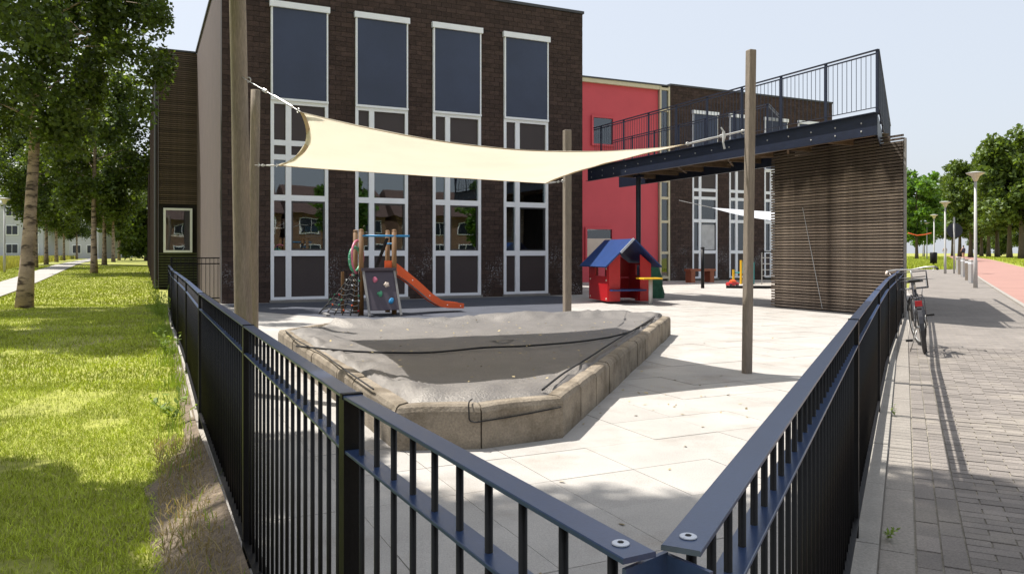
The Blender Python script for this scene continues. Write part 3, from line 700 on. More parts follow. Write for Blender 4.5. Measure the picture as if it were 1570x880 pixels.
# railings
def railing(pts_fn, L0, L1, post0, bstep=.112, pstep=1.22):
    a = pts_fn(L0); c = pts_fn(L1)
    MB().beam((*a, zr-.012), (*c, zr-.012), .045, .024).build('top_rail', M['navy_steel'], fb)
    MB().beam((*a, zr-.075), (*c, zr-.075), .025, .025).build('top_rail', M['navy_steel'], fb)
    MB().beam((*a, zt+.10), (*c, zt+.10), .03, .012).build('bottom_rail', M['navy_steel'], fb)
    an = math.atan2(c[1]-a[1], c[0]-a[0])
    pm = MB().box(-.03, -.012, 0, .03, .012, zr-zt-.02+.04).mesh('rail_post', M['navy_steel'])
    bm_ = MB().cyl((0,0,.10), (0,0,zr-zt-.075), .0062, n=6).mesh('baluster', M['navy_steel'])
    s = L0+post0; posts = []
    while s <= L1+.01: posts.append(s); p = pts_fn(s); obj('rail_post', pm, fb, (p[0], p[1], zt-.04), an); s += pstep
    s = L0+.05
    while s < L1:
        if min(abs(s-q) for q in posts) > .04: p = pts_fn(s); obj('baluster', bm_, fb, (p[0], p[1], zt))
        s += bstep
railing(lambda s: (s, -.03), 0, 10.2, .02)
railing(lambda s: (s, -BW+.03), 4.95, 12.2, .02)
railing(lambda s: (sx*s, sy*s-.03), .02, 9.9, .0, .10)
railing(lambda s: (4.95+sx*s, -BW+.03+sy*s), .02, 2.4, .6, .12)
MB().cyl((9.2, -.98, 0), (9.2, -.98, 3.66), .075, n=14).build('support_column', M['navy_steel'], fb)
MB().box(9.08, -1.1, 3.56, 9.32, -.86, 3.63).build('column_head', M['navy_steel'], fb)

# ------------------------------------------------------------------ sail poles and sail
def pole(name, label, x, y, h, r, lean=(0,0), m='pole_wood', square=False, group='timber poles holding the shade sail'):
    root = thing(name, label, 'pole', (x, y, 0), 0, group)
    b = MB(); n = 12
    if square: 
        b.add([(-r,-r,-.1),(r,-r,-.1),(r,r,-.1),(-r,r,-.1)]+[(lean[0]+a*r, lean[1]+c*r, h) for a, c in ((-1,-1),(1,-1),(1,1),(-1,1))], [(0,3,2,1),(4,5,6,7),(0,1,5,4),(1,2,6,5),(2,3,7,6),(3,0,4,7)])
        o = b.build('shaft', M[m], root); mod = o.modifiers.new('bevel', 'BEVEL'); mod.width = .012; mod.segments = 2
        o.rotation_euler = (0, 0, R(20))
    else:
        pts = [(lean[0]*t+.006*math.sin(5*t+x), lean[1]*t, -.1+(h+.1)*t) for t in [i/10 for i in range(11)]]
        b.tube(pts, [r*(1.06-.1*i/10+.015*math.sin(i*2.1+x)) for i in range(11)], 14); b.build('shaft', M[m], root, True)
    return root
pa = pole('sail_pole', 'thickest timber pole, left, leaning and taller than the picture', -2.46, 7.2, 4.3, .076, (-.10, 0))
pb = pole('sail_pole', 'short greenish timber pole just behind the thick left pole', -3.66, 11.0, 3.6, .068, (.03, 0))
pc = pole('sail_pole', 'slim timber pole behind the sandbox in front of the brick pier', .97, 13.7, 3.46, .062, (0,0), 'pole_dark', True)
pd = pole('sail_pole', 'free standing square timber pole on the sunlit paving, right of centre', 2.54, 8.42, 3.5, .043, (.055, 0), 'pole_dark', True)
for p_, z, s in ((pa, 2.9, 1), (pb, 2.54, 1), (pc, 2.56, 1), (pd, 2.62, 1)):
    b = MB(); b.torus({id(pa): (-.07+.09, 0, z), id(pb): (.08, -.03, z), id(pc): (-.075, -.03, z), id(pd): (-.02, .065, z)}[id(p_)], (0, 1, 0), .022, .006, 12, 5); b.build('eye_bolt', M['steel'], p_)
A = Vector((-1.77,6.5,2.48)); B = Vector((-2.98,9.9,2.41)); C = Vector((.51,11.4,2.32)); D = Vector((1.92,8.6,2.50))
ctr = (A+B+C+D)/4
def edge(P, Q, k, sag):
    m = (P+Q)/2; inw = (ctr-m); inw.z = 0; inw.normalize()
    return lambda t: P+(Q-P)*t+(inw*k+Vector((0,0,-sag)))*(4*t*(1-t))
eAD = edge(A, D, .08, .17); eBC = edge(B, C, .14, .02); eAB = edge(A, B, .17, .02); eDC = edge(D, C, .22, .02)
def Ssail(u, v): 
    c = eAD(u)*(1-v)+eBC(u)*v; d = eAB(v)*(1-u)+eDC(v)*u
    bl = (A*(1-u)+D*u)*(1-v)+(B*(1-u)+C*u)*v
    p = c+d-bl; cr = .012*math.sin(14*v+9*u)*math.exp(-6*u)+.008*noise.noise((u*5, v*9, 1)); p.z += cr-.05*(16*u*(1-u)*v*(1-v))*.6; return p
ss = thing('shade_sail', 'large cream fabric shade sail stretched between timber poles over the sandbox', 'shade sail', tuple(A))
b = MB(); N = 36; b.add([Ssail(i/N, j/N)-A for i in range(N+1) for j in range(N+1)], [(i*(N+1)+j, (i+1)*(N+1)+j, (i+1)*(N+1)+j+1, i*(N+1)+j+1) for i in range(N) for j in range(N)])
o = b.build('fabric', M['sail'], ss, True); sm_ = o.modifiers.new('t', 'SOLIDIFY'); sm_.thickness = .002
def hemstrip(f):
    b = MB(); pts = [Vector(f(i/N)) for i in range(N+1)]; vs = []
    for i, p_ in enumerate(pts):
        inw = (ctr-p_); inw.z = 0; inw.normalize(); vs += [p_-A+Vector((0,0,-.0035)), p_+inw*.05-A+Vector((0,0,-.0035)), p_+inw*.05-A+Vector((0,0,-.006)), p_-A+Vector((0,0,-.006))]
    for i in range(N): a = i*4; b.add([], []); b.f += [(a, a+1, a+5, a+4), (a+3, a+7, a+6, a+2), (a+1, a+2, a+6, a+5)]
    b.v = [tuple(v) for v in vs]; return b
for f in (eAB, eAD, eBC, eDC): hemstrip(f).build('hem', M['hem'], ss, True)
def cable(P, Q, r=.004):
    P = Vector(P); Q = Vector(Q); b = MB(); b.cyl(P-A, Q-A, r, n=6)
    d = Q-P
    b.cyl(P+d*.12-A, P+d*.42-A, .012, n=6); b.cyl(P+d*.55-A, P+d*.6-A, .018, n=6); b.torus(P+d*.03-A, d.cross(Vector((0,0,1))), .018, .004, 10, 4)
    b.build('cable', M['steel'], ss)
cable(A, (-2.49, 7.16, 2.92)); cable(B, (-3.66, 11.0, 2.54)); cable(C, (.93, 13.6, 2.56)); cable(D, (2.57, 8.46, 2.64), .01)
b = MB(); P = Vector((2.30, 8.46, 2.62))-A
b.tube([P, P+Vector((.005,0,-.06)), P+Vector((-.005,0,-.12)), P+Vector((.012,.0,-.19))], [.016, .02, .011, .012], 6); b.tube([P, P+Vector((-.03,0,.045))], .009, 6); b.build('strap', M['cloth_light'], ss)
# pale sail at the rear yard
A2 = Vector((7.55, 29.5, 3.02)); B2 = Vector((12.2, 31.5, 2.85)); C2 = Vector((11.6, 28.2, 2.45)); D2 = Vector((8.4, 27.6, 2.9))
s2s = thing('shade_sail', 'small pale blue shade sail in the rear yard beside the slatted shed', 'shade sail', tuple(A2)); b = MB(); n = 12; vs = []
for i in range(n+1):
    for j in range(n+1):
        u, v = i/n, j/n; p_ = A2*(1-u)+(B2*(1-v)+C2*v)*u; p_ = p_+Vector((0, 0, -.22*4*u*(1-u)*(v))); vs.append(p_-A2)
b.add(vs, [(i*(n+1)+j, (i+1)*(n+1)+j, (i+1)*(n+1)+j+1, i*(n+1)+j+1) for i in range(n) for j in range(n)]); b.build('fabric', M['sail_white'], s2s, True)
MB().cyl((0,0,0), Vector((6.35, 29.6, 3.3))-A2, .012, n=5).build('cable', M['steel'], s2s)

# ------------------------------------------------------------------ sandbox and its cover
SBP = [(-.77,5.12), (-.205,5.17), (.36,5.48), (2.52,12.35), (1.85,13.35), (-2.72,11.15), (-3.07,10.2)]
def offset(poly, d):
    out = []; n = len(poly)
    for i in range(n):
        p0, p1, p2 = Vector(poly[i-1]), Vector(poly[i]), Vector(poly[(i+1)%n])
        d1 = (p1-p0).normalized(); d2 = (p2-p1).normalized(); n1 = Vector((-d1.y, d1.x)); n2 = Vector((-d2.y, d2.x)); m = (n1+n2).normalized(); out.append(p1+m*d/max(.3, m.dot(n1)))
    return out
inn = offset(SBP, .15)
sbx = thing('sandbox', 'low irregular sandbox walled with stained concrete blocks in the playground', 'sandbox', (-.2, 8.8, 0)); OS = Vector((-.2, 8.8, 0))
for i in range(len(SBP)):
    a0, a1 = Vector(SBP[i]), Vector(SBP[(i+1)%len(SBP)]); b0, b1 = inn[i], inn[(i+1)%len(SBP)]
    n = max(1, round((a1-a0).length/.62)) if (a1-a0).length > 1.2 else 1
    for k in range(n):
        t0, t1 = k/n+.004/ (a1-a0).length, (k+1)/n-.004/(a1-a0).length; b = MB(); vs = []
        hh = .30+random.uniform(-.006, .006); m_ = 5; jit = random.uniform(-.006, .006); nrm = Vector((-(a1-a0).y, (a1-a0).x)).normalized()
        for q in range(m_+1):
            t = t0+(t1-t0)*q/m_; o_ = a0.lerp(a1, t)+nrm*jit; i_ = b0.lerp(b1, t)+nrm*jit; e = .03 if 0 < q < m_ else .034; dz = .0 if 0 < q < m_ else -.006
            for f, z in ((0, 0), (0, hh-.045), (.10, hh-.014), (.25, hh), (.75, hh), (.9, hh-.02), (1, hh-.06), (1, 0)):
                p_ = o_.lerp(i_, f); z2 = z+(dz if z > 0 else 0)+(.004*noise.noise((p_.x*4, p_.y*4, z)) if z > 0 else 0); vs.append((p_.x-OS.x, p_.y-OS.y, z2))
        b.add(vs, [(q*8+j, (q+1)*8+j, (q+1)*8+(j+1)%8, q*8+(j+1)%8) for q in range(m_) for j in range(8)]+[tuple(range(7, -1, -1)), tuple(range(m_*8, m_*8+8))])
        b.build('concrete_block', M['concrete'], sbx)
# cover
inner = offset(SBP, .13); cen = Vector((-.1, 9.3)); per = []
for i in range(len(inner)):
    n = int((inner[(i+1)%len(inner)]-inner[i]).length/.10)+1
    back = 3 <= i <= 4
    for k in range(n):
        p_ = inner[i].lerp(inner[(i+1)%len(inner)], k/n)
        if i == 4: p_ = p_+(p_-cen).normalized()*.12*math.sin(math.pi*k/n)**.3
        per.append((p_, i, k/n))
b = MB(); rings = 44; vs = []
for q in range(1, rings+1):
    f = (q/rings)**.8
    for (p_, i, t) in per:
        p = cen.lerp(p_, f); z = .240+.035*f**3
        wr = noise.noise((p.x*.8, p.y*1.6, 2))*.022+noise.noise((p.x*5, p.y*3.2, 5))*.014+noise.noise((p.x*12, p.y*9, 9))*.005
        edgew = smooth((f-.72)/.28)
        z += wr*(.45+1.5*edgew*(1-.6*smooth((f-.95)/.05))); z += edgew*.028*abs(math.sin(9*noise.noise((p.x*1.3, p.y*1.3, 6))+p.x*4))
        if i in (5, 6, 0, 1): z += .035*edgew*abs(noise.noise((p.x*2.2+7, p.y*1.2, 1)))*2*(1-smooth((f-.96)/.04))+.016*edgew*noise.noise((p.x*8, p.y*3.5, 3))
        if i == 4 or (i == 3): z += .085*smooth((f-.8)/.15)*(.55+.6*noise.noise((p.x*1.4, p.y*1.4, 4)))
        if f > .985: z = max(z-.03, .2) if i != 4 else z-.05
        vs.append((p.x, p.y, z))
n = len(per); F = [(q*n+j, q*n+(j+1)%n, (q+1)*n+(j+1)%n, (q+1)*n+j) for q in range(rings-1) for j in range(n)]
vs.append((cen.x, cen.y, .240)); F += [(len(vs)-1, (j+1)%n, j)[::-1] for j in range(n)]
b.add([(v[0]-cen.x, v[1]-cen.y, v[2]) for v in vs], F); o = b.build('sandbox_cover', M['tarp'], None, True, loc=(cen.x, cen.y, 0))
tag(o, 'wrinkled grey woven cover lying over the sand inside the concrete sandbox', 'cover')
def rope(pts, r, label):
    P = [Vector(p) for p in pts]; out = []
    for i in range(len(P)-1):
        for k in range(8):
            t = k/8; p0 = P[max(i-1,0)]; p1 = P[i]; p2 = P[i+1]; p3 = P[min(i+2,len(P)-1)]
            out.append(.5*((2*p1)+(p2-p0)*t+(2*p0-5*p1+4*p2-p3)*t*t+(3*p1-p0-3*p2+p3)*t**3))
    out.append(P[-1]); base = out[0].copy(); b = MB(); b.tube([p-base for p in out], r, 6); o = b.build('rope', M['rope'], None, True, loc=tuple(base)); tag(o, label, 'rope', 'black ropes on the sandbox'); return o
rope([(-2.3,8.3,.31), (-1.6,8.0,.29), (-.9,8.1,.265), (-.3,8.45,.275), (.2,8.6,.278), (.9,9.1,.28), (1.5,10.0,.285), (2.15,11.8,.30)], .011, 'black rope lying in a long curve across the middle of the cover')
rope([(.22,5.62,.315), (.42,6.3,.33), (.75,7.4,.32), (1.15,8.7,.32), (1.7,10.4,.32), (2.2,12.0,.32)], .009, 'black rope running along the inside of the right sandbox wall')
rope([(-.27,5.24,.318), (-.285,5.155,.312), (-.285,5.14,.26), (-.28,5.14,.20), (-.255,5.14,.188), (-.21,5.15,.186), (.08,5.31,.20), (.345,5.455,.222)], .005, 'thin black cord tied round the front corner of the sandbox')
rope([(-1.0,5.62,.318), (-1.5,6.75,.325), (-1.9,7.7,.32), (-2.4,8.7,.325), (-2.85,9.8,.32)], .007, 'dark cord along the top of the left sandbox wall')

n = 520; P = np.zeros((n, 3)); k = rng.random(n) < .45
P[:,0] = np.where(k, rng.uniform(-1.8, 2.0, n), rng.uniform(-2.5, 6.5, n)); P[:,1] = np.where(k, rng.uniform(6.0, 11.5, n), rng.uniform(1.6, 16, n)); P[:,2] = .006
def inpoly(x, y, pg_):
    c = False
    for i in range(len(pg_)):
        (x1, y1), (x2, y2) = pg_[i-1], pg_[i]
        if (y1 > y) != (y2 > y) and x < (x2-x1)*(y-y1)/(y2-y1)+x1: c = not c
    return c
keep = []
for i in range(n):
    x, y = P[i,:2]
    if inpoly(x, y, [tuple(q) for q in inn]): P[i,2] = .292 if y > 6.3 else .305; keep.append(i)
    elif not inpoly(x, y, SBP) and x < .48*y and x > .35-.46*y: keep.append(i)
P = P[keep]; n = len(P); a = rng.uniform(0, 6.28, n); l = rng.uniform(.008, .026, n)[:,None]
u = np.stack([np.cos(a), np.sin(a), rng.uniform(-.2,.4,n)], 1)*l; v = np.stack([-np.sin(a), np.cos(a), rng.uniform(-.2,.4,n)], 1)*l*.5
obj('leaf_litter', npmesh('leaf_litter', np.stack([P-u, P+v, P+u, P-v], 1).reshape(-1,3), np.arange(n*4).reshape(-1,4), mat('dry_leaf_litter', (.34,.27,.13), .8, .3, 2, island=.5)), kind='stuff')
# ------------------------------------------------------------------ rubber mat, play tower with slide
mt = MB(); mt.prism([(-6.1,17.6), (-2.9,15.05), (-.5,15.7), (1.15,17.2), (1.7,22.9), (1.2,23.6), (-7.25,19.62)], .001, .007); o = mt.build('rubber_mat', M['rubber']); struct(o)
pr = R(22); pt = thing('play_tower', 'wooden play tower with climbing panel, net and orange slide', 'play tower', (-3.14, 16.2, 0), pr)
def up_(a, c, h, r=.055): b = MB(); b.cyl((a, c, 0), (a, c, h), r, r*.95, 10); b.build('post', M['play_wood'], pt, True)
up_(0, 0, 1.77); up_(.70, 0, 1.77); up_(0, .62, 1.76); up_(.70, .62, 1.78)
for x, y in ((0,0), (.7,0), (0,.62), (.7,.62)): MB().lathe([(.058,0), (.05,.02), (.02,.035)], 10, (x, y, 1.765)).build('post_cap', M['play_wood'], pt)
MB().box(-.05, -.02, .86, .76, .66, .92).build('platform', M['grey_board'], pt)
b = MB(); b.cyl((.0,-.03,1.66), (1.02,-.03,1.66), .022, n=8); b.build('handrail', M['sky_blue'], pt, True)
b = MB(); b.cyl((.68,.62,1.5), (.68,.1,1.5), .02, n=8); b.build('handrail', M['sky_blue'], pt, True)
# leaning climbing panel
b = MB(); x0, x1 = .05, .66
top = Vector((0, -.05, .93)); bot = Vector((0.03, -.48, .13))
def pnl(xa, xb, ta, tb, off, th): 
    nn = Vector((0, -(top.z-bot.z), (top.y-bot.y))).normalized()*-1; nn = Vector((0, -.88, -.47)) * -1
    nn = Vector((0, -.88, .47)); vs = []
    for o_ in (off, off+th):
        for x, t in ((xa, ta), (xb, ta), (xb, tb), (xa, tb)): p_ = bot.lerp(top, t); vs.append((x+ (p_.x), p_.y+nn.y*o_, p_.z+nn.z*o_))
    return [vs, [(3,2,1,0), (4,5,6,7), (0,1,5,4), (1,2,6,5), (2,3,7,6), (3,0,4,7)]]
MB().add(*pnl(x0, x1, 0, 1, 0, .02)).build('climbing_panel', M['play_panel'], pt)
for xa in (x0-.04, x1-.002): MB().add(*pnl(xa, xa+.042, -.14, 1.0, -.01, .05)).build('side_board', M['grey_board'], pt)
MB().box(x0-.06, -.11, .93, x1+.06, .02, .99).build('top_board', M['play_panel'], pt)
for (u, t, m_, sh_) in ((.20, .76, 'pink', 5), (.42, .63, 'pale', 10), (.26, .40, 'green', 7), (.47, .22, 'sky_blue', 4)):
    p_ = bot.lerp(top, t); q = Vector((x0+u+p_.x, p_.y-.88*.02, p_.z+.47*.02)); b = MB(); nn = Vector((0,-.88,.47)); s1 = Vector((1,0,0)); s2_ = nn.cross(s1); r = .062
    vs = []
    for lvl, rr in ((0, 1), (.02, .9), (.045, .55)):
        for k in range(10): a = 2*math.pi*k/10; rad = r*rr*(1+.22*math.cos(sh_*a*.5+u*9)); vs.append(q+s1*rad*math.cos(a)+s2_*rad*math.sin(a)+nn*lvl)
    b.add(vs, [(l*10+k, l*10+(k+1)%10, (l+1)*10+(k+1)%10, (l+1)*10+k) for l in range(2) for k in range(10)]+[tuple(range(20, 30))]); b.build('climbing_hold', M[m_], pt)
# slide: bed and two curved sides
prof = [(.70, 1.10, .86), (.78, 1.08, .84), (1.0, .91, .70), (1.3, .66, .46), (1.55, .43, .25), (1.75, .29, .13), (1.92, .235, .10), (2.15, .21, .09), (2.28, .19, .085)]
for yy in (.08, .50):
    b = MB(); vs = []
    for x, zt_, zb_ in prof: vs += [(x, yy, zt_), (x, yy+.03, zt_), (x, yy+.03, zb_), (x, yy, zb_)]
    k = len(prof); b.add(vs, [(i*4+j, (i+1)*4+j, (i+1)*4+(j+1)%4, i*4+(j+1)%4) for i in range(k-1) for j in range(4)]+[(3,2,1,0), (k*4-4, k*4-3, k*4-2, k*4-1)]); b.build('slide_side', M['orange'], pt)
b = MB(); vs = []
for x, zt_, zb_ in prof: vs += [(x, .11, zb_+.05), (x, .50, zb_+.05), (x, .50, zb_+.03), (x, .11, zb_+.03)]
k = len(prof); b.add(vs, [(i*4+j, (i+1)*4+j, (i+1)*4+(j+1)%4, i*4+(j+1)%4) for i in range(k-1) for j in range(4)]+[(3,2,1,0), (k*4-4, k*4-3, k*4-2, k*4-1)]); b.build('slide_bed', M['steel'], pt, True)
for (x, z) in ((.76,1.0), (1.12,.72), (1.5,.38), (1.9,.17), (2.2,.14)): MB().lathe([(.014,0), (.012,.008)], 8).build('bolt', M['white'], pt, loc=(x, .08, z)).rotation_euler = (R(90), 0, 0)
MB().box(.50, .0, .92, .70, .03, 1.14).build('slide_guard', M['orange'], pt)
b = MB(); b.beam((.42, .6, .92), (.62, .3, 1.62), .05, .05); b.build('diagonal_bar', M['black_steel'], pt)
# wheel and net on the left side
b = MB(); b.torus((-.12, .05, 1.17), (1, -.75, 0), .25, .030, 26, 7); b.build('wheel', M['green'], pt, True)
b = MB(); b.torus((-.05, .14, 1.22), (1, -.6, 0), .34, .026, 26, 7); b.build('wheel', M['pink'], pt, True)
for k in range(14):
    a = 2*math.pi*k/14; MB().lathe([(.013,0), (.013,.01)], 6).build('bead', M['white'], pt, loc=(-.13+.15*math.cos(a), .03+.20*math.cos(a), 1.17+.25*math.sin(a)))
b = MB(); b.beam((-.13, .12, 1.38), (-.13, .12, 1.52), .03, .04); b.build('ribbon', M['blue'], pt)
def netp(u, v): return Vector((-.04, -.02+.5*u, .93)).lerp(Vector((-.12-.68*u, -.34+.85*u, .02)), v)
for k in range(6): MB().tube([netp(k/5, v/6)+Vector((0,0,-.03*math.sin(v/6*math.pi))) for v in range(7)], .015, 5).build('net_rope', M['rope'], pt)
for k in range(1, 9): MB().tube([netp(u/6, k/9)+Vector((0,0,-.025*math.sin(u*2.2))) for u in range(7)], .014, 5).build('net_rope', M['rope'], pt)
cl = ['red', 'green', 'white', 'orange', 'pale']
for k in range(26):
    u = random.randint(0, 5)/5; v = random.randint(1, 8)/9; MB().lathe([(.018,-.018), (.022,0), (.018,.018)], 6).build('net_clip', M[random.choice(cl)], pt, loc=tuple(netp(u, v)))
b = MB(); b.box(-.72, -.05, 0, -.64, .65, .05); b.build('ground_beam', M['grey_board'], pt); b = MB(); b.box(-.3, .63, 0, -.24, .69, .9); b.build('post', M['play_wood'], pt)

# ------------------------------------------------------------------ playhouse
ph = thing('playhouse', 'red wooden playhouse with blue pitched roof on the paving', 'playhouse', (2.47, 19.9, 0), R(14))
Wd, Dp = 1.16, 1.45
def pan(nm, q, y0, y1, m='red'): b = MB(); b.prism([(p[0], p[1]) for p in q], y0, y1); o = b.build(nm, M[m], ph); o.rotation_euler = (R(90), 0, 0); return o
# rotation of +90 about x maps (x,y,z)->(x,-z,y); front gable panels lie at y=0
pan('front_panel', [(0,.06), (.31,.06), (.31,1.28), (0,1.02)], -.02, .02)
pan('front_panel', [(.86,.06), (Wd,.06), (Wd,1.02), (.86,1.27)], -.02, .02)
pan('back_panel', [(0,.06), (Wd,.06), (Wd,.62), (0,.62)], -Dp-.02, -Dp+.02)
pan('back_panel', [(0,.63), (.25,.63), (.25,1.20), (0,1.02)], -Dp-.02, -Dp+.02)
pan('back_panel', [(.91,.63), (Wd,.63), (Wd,1.02), (.91,1.20)], -Dp-.02, -Dp+.02)
pan('back_panel', [(.46,.63), (.70,.63), (.70,1.36), (.46,1.36)], -Dp-.02, -Dp+.02)
for x in (0, Wd):
    MB().box(x-.02, .022, .06, x+.02, Dp-.022, .70).build('side_panel', M['red'], ph)
    MB().box(x-.018, .022, .701, x+.018, .12, 1.03).build('side_post', M['red'], ph); MB().box(x-.018, Dp-.5, .701, x+.018, Dp-.022, 1.03).build('side_post', M['red'], ph)
    MB().box(x-.019, .121, .98, x+.019, Dp-.51, 1.03).build('side_rail', M['red'], ph)
for s in (-1, 1):
    cx = Wd/2; e0 = Vector((cx+s*(Wd/2+.17), 0, .93)); rdg = Vector((cx+s*.004, 0, 1.64)); b = MB()
    d = (rdg-e0).normalized(); nn = Vector((-d.z*s, 0, d.x*s)) if s < 0 else Vector((d.z, 0, -d.x)); nn = nn if nn.z > 0 else -nn
    vs = []
    for y in (-.28, Dp+.28): vs += [e0+Vector((0,y,0)), rdg+Vector((0,y,0)), rdg+nn*.035+Vector((0,y,0)), e0+nn*.035+Vector((0,y,0))]
    b.add(vs, [(0,1,2,3), (7,6,5,4), (0,4,5,1), (1,5,6,2), (2,6,7,3), (3,7,4,0)]); b.build('roof_panel', M['blue'], ph)
b = MB(); b.beam((Wd/2-.36, -.285, 1.31), (Wd/2-.0, -.285, 1.665), .015, .06); b.build('roof_edge', M['sail_white'], ph)
for (x, y, z) in ((-.025,.1,.6), (-.025,1.3,.6), (-.025,.1,.12), (-.025,.1,.9), (-.025,1.3,.14)):
    b = MB(); b.lathe([(.028,0), (.02,.012)], 8); o = b.build('bolt_cap', M['pale'], ph, loc=(x, y, z)); o.rotation_euler = (0, R(-90), 0)
MB().box(.02, -.22, .33, .95, .40, .37).build('bench', M['blue'], ph)
for x in (.12, .85): MB().box(x, .1, .06, x+.05, .3, .33).build('bench_leg', M['red'], ph)
b = MB(); b.cyl((.88,-.62,0), (.88,-.62,.64), .05, n=12); b.build('table_post', M['lamp_grey'], ph, True)
MB().bbox(.60, -.85, .645, 1.10, -.35, .685, .01).build('table_top', M['yellow'], ph)
# green bundle behind the playhouse
g = thing('green_net_bundle', 'crumpled dark green net bundle standing right behind the red playhouse', 'bundle', (4.13, 22.5, 0)); g.scale = (.75, .75, .9); b = MB()
vs = []; 
for l in range(9):
    for k in range(14):
        a = 2*math.pi*k/14; r = (.28*(1-(l/9)**2)+.08)*(1+.2*noise.noise((math.cos(a)*2, math.sin(a)*2, l*.5))); vs.append((r*math.cos(a), r*.7*math.sin(a), l*.13))
b.add(vs, [(l*14+k, l*14+(k+1)%14, (l+1)*14+(k+1)%14, (l+1)*14+k) for l in range(8) for k in range(14)]+[tuple(range(112,126))]); b.build('net', mat('green_net', (.03,.12,.07), .8, .4, 6), g, True)

# ------------------------------------------------------------------ rear yard items
def bench(x, y, rz):
    t = thing('bench', 'orange brown timber bench below the rear white windows', 'bench', (x, y, 0), rz)
    MB().box(-.05, -.22, .50, 1.35, .22, .60).build('seat', M['orange_wood'], t)
    MB().box(0, -.2, 0, .22, .2, .498).build('leg', M['orange_wood'], t); MB().box(1.05, -.2, 0, 1.27, .2, .498).build('leg', M['orange_wood'], t)
M['orange_wood'] = mat('orange_brown_timber', (.30, .10, .05), .7, .2, 5)
bench(7.75, 34.2, FR)
for i, (px, lab) in enumerate(((7.03, 'black rear yard post, the one in front of the orange bench'), (8.60, 'black rear yard post just left of the square timber pole'))):
    t = thing('yard_post', lab, 'post', (px, 28.7, 0), 0, 'black posts in the rear yard'); MB().cyl((0,0,0), (0,0,1.46), .065, n=10).build('shaft', M['black_steel'], t, True); MB().lathe([(.075,1.465), (.075,1.5), (.03,1.53)], 10).build('cap', M['black_steel'], t)
k_ = MB().prism([(7.9,28.72), (8.5,28.55), (12.3,28.1), (12.35,28.3), (8.5,28.75)], .0, .10).build('rubber_edging', M['rope']); tag(k_, 'low black edging strip on the rear yard paving', 'edging')
t = thing('toy_car', 'small red and orange toy lying on the rear yard paving', 'toy', (8.55, 30.2, 0), .3)
MB().bbox(-.22,-.12,.05,.22,.12,.17,.04).build('body', M['red'], t); MB().bbox(-.08,-.09,.171,.12,.09,.27,.05).build('seat', M['orange'], t)
for x in (-.14, .14):
    for y in (-.13, .13): b = MB(); b.torus((x, y, .055), (0,1,0), .035, .02, 10, 5); b.build('wheel', M['tyre'], t)
t = thing('play_chair', 'yellow and teal chair standing in the rear yard', 'chair', (9.85, 32.6, 0), .4)
MB().box(-.35,-.03,.0,-.28,.04,1.0).build('leg', M['yellow'], t); MB().box(-.35,.45,.0,-.28,.52,.6).build('leg', M['yellow'], t); MB().box(-.27,-.03,.45,.3,.5,.5).build('seat', M['teal'], t); MB().box(-.27,-.03,.52,.3,.02,.92).build('backrest', M['teal'], t); MB().box(.3,-.03,.0,.36,.03,.92).build('leg', M['teal'], t)
t = thing('stair_railing', 'thin grey horizontal railing in the rear yard next to the slatted shed', 'railing', (10.4, 32.4, 0), R(5))
for x in (0, 1.1, 2.2): MB().cyl((x,0,0), (x,0,1.35), .022, n=8).build('post', M['steel'], t)
for z in (.35, .6, .85, 1.1): MB().cyl((-.02,0,z), (2.3,0,z), .014, n=6).build('rail', M['steel'], t)
MB().box(-.05,-.04,1.33,2.4,.04,1.38).build('handrail', M['black_steel'], t)

# ------------------------------------------------------------------ bicycle
hd = math.atan2(.905, .425)
bk = thing('bicycle', 'old dark bicycle with front carrier leaning beside the right fence', 'bicycle', (5.33, 10.05, 0), hd); bk.rotation_euler = (R(0), 0, hd)
def lean(o): return o
lx = R(-6)
def wheel(x, sa=0):
    b = MB(); b.torus((0,0,0), (0,1,0), .325, .019, 36, 7); tw = b.build('wheel', M['tyre'], bk, True, loc=(x, 0, .345))
    b = MB(); b.torus((0,0,0), (0,1,0), .300, .009, 36, 5); b.build('rim', M['steel'], tw, True)
    b = MB()
    for k in range(24):
        a = 2*math.pi*k/24; b.cyl((0, .02*(1 if k % 2 else -1), 0), (.298*math.cos(a+.15), 0, .298*math.sin(a+.15)), .0012, n=3, cap=False)
    b.build('spokes', M['steel'], tw); b = MB(); b.cyl((0,-.045,0), (0,.045,0), .022, n=8); b.build('hub', M['steel'], tw)
    b = MB(); vs = []
    for k in range(15):
        a = R(-10+k*14) if x == 0 else R(20+k*11)
        for y in (-.026, .026): vs.append((.355*math.cos(a+.9 if x == 0 else a), y, .355*math.sin(a+.9 if x == 0 else a)))
    b.add(vs, [(k*2, k*2+1, k*2+3, k*2+2) for k in range(14)]); o = b.build('fender', M['bike'], tw); mo = o.modifiers.new('s', 'SOLIDIFY'); mo.thickness = .003
    tw.rotation_euler = (0, 0, sa); return tw
wheel(0); wheel(1.1, R(14))
def tb(nm, pts, r, m='bike'): b = MB(); b.tube(pts, r, 8); return b.build(nm, M[m], bk, True)
BB = (.46,0,.30); ST = (.30,0,.82); HT = (.90,0,.86); HB = (.93,0,.70)
tb('frame', [BB, ST], .016); tb('frame', [BB, (.7,0,.42), HB], .017); tb('frame', [(.36,0,.62), (.62,0,.66), HT], .013)
for s in (-.06, .06): tb('stay', [(0,s,.345), BB], .009); tb('stay', [(0,s,.345), (.32,s*.3,.76)], .008); tb('fork', [(1.1,s,.345), (1.02,s,.5), (.93,s*.6,.72)], .011)
tb('head_tube', [(.945,0,.66), (.885,0,.93)], .02); tb('stem', [(.885,0,.93), (.87,0,1.06)], .012, 'steel'); tb('seat_post', [ST, (.28,0,.92)], .013, 'steel')
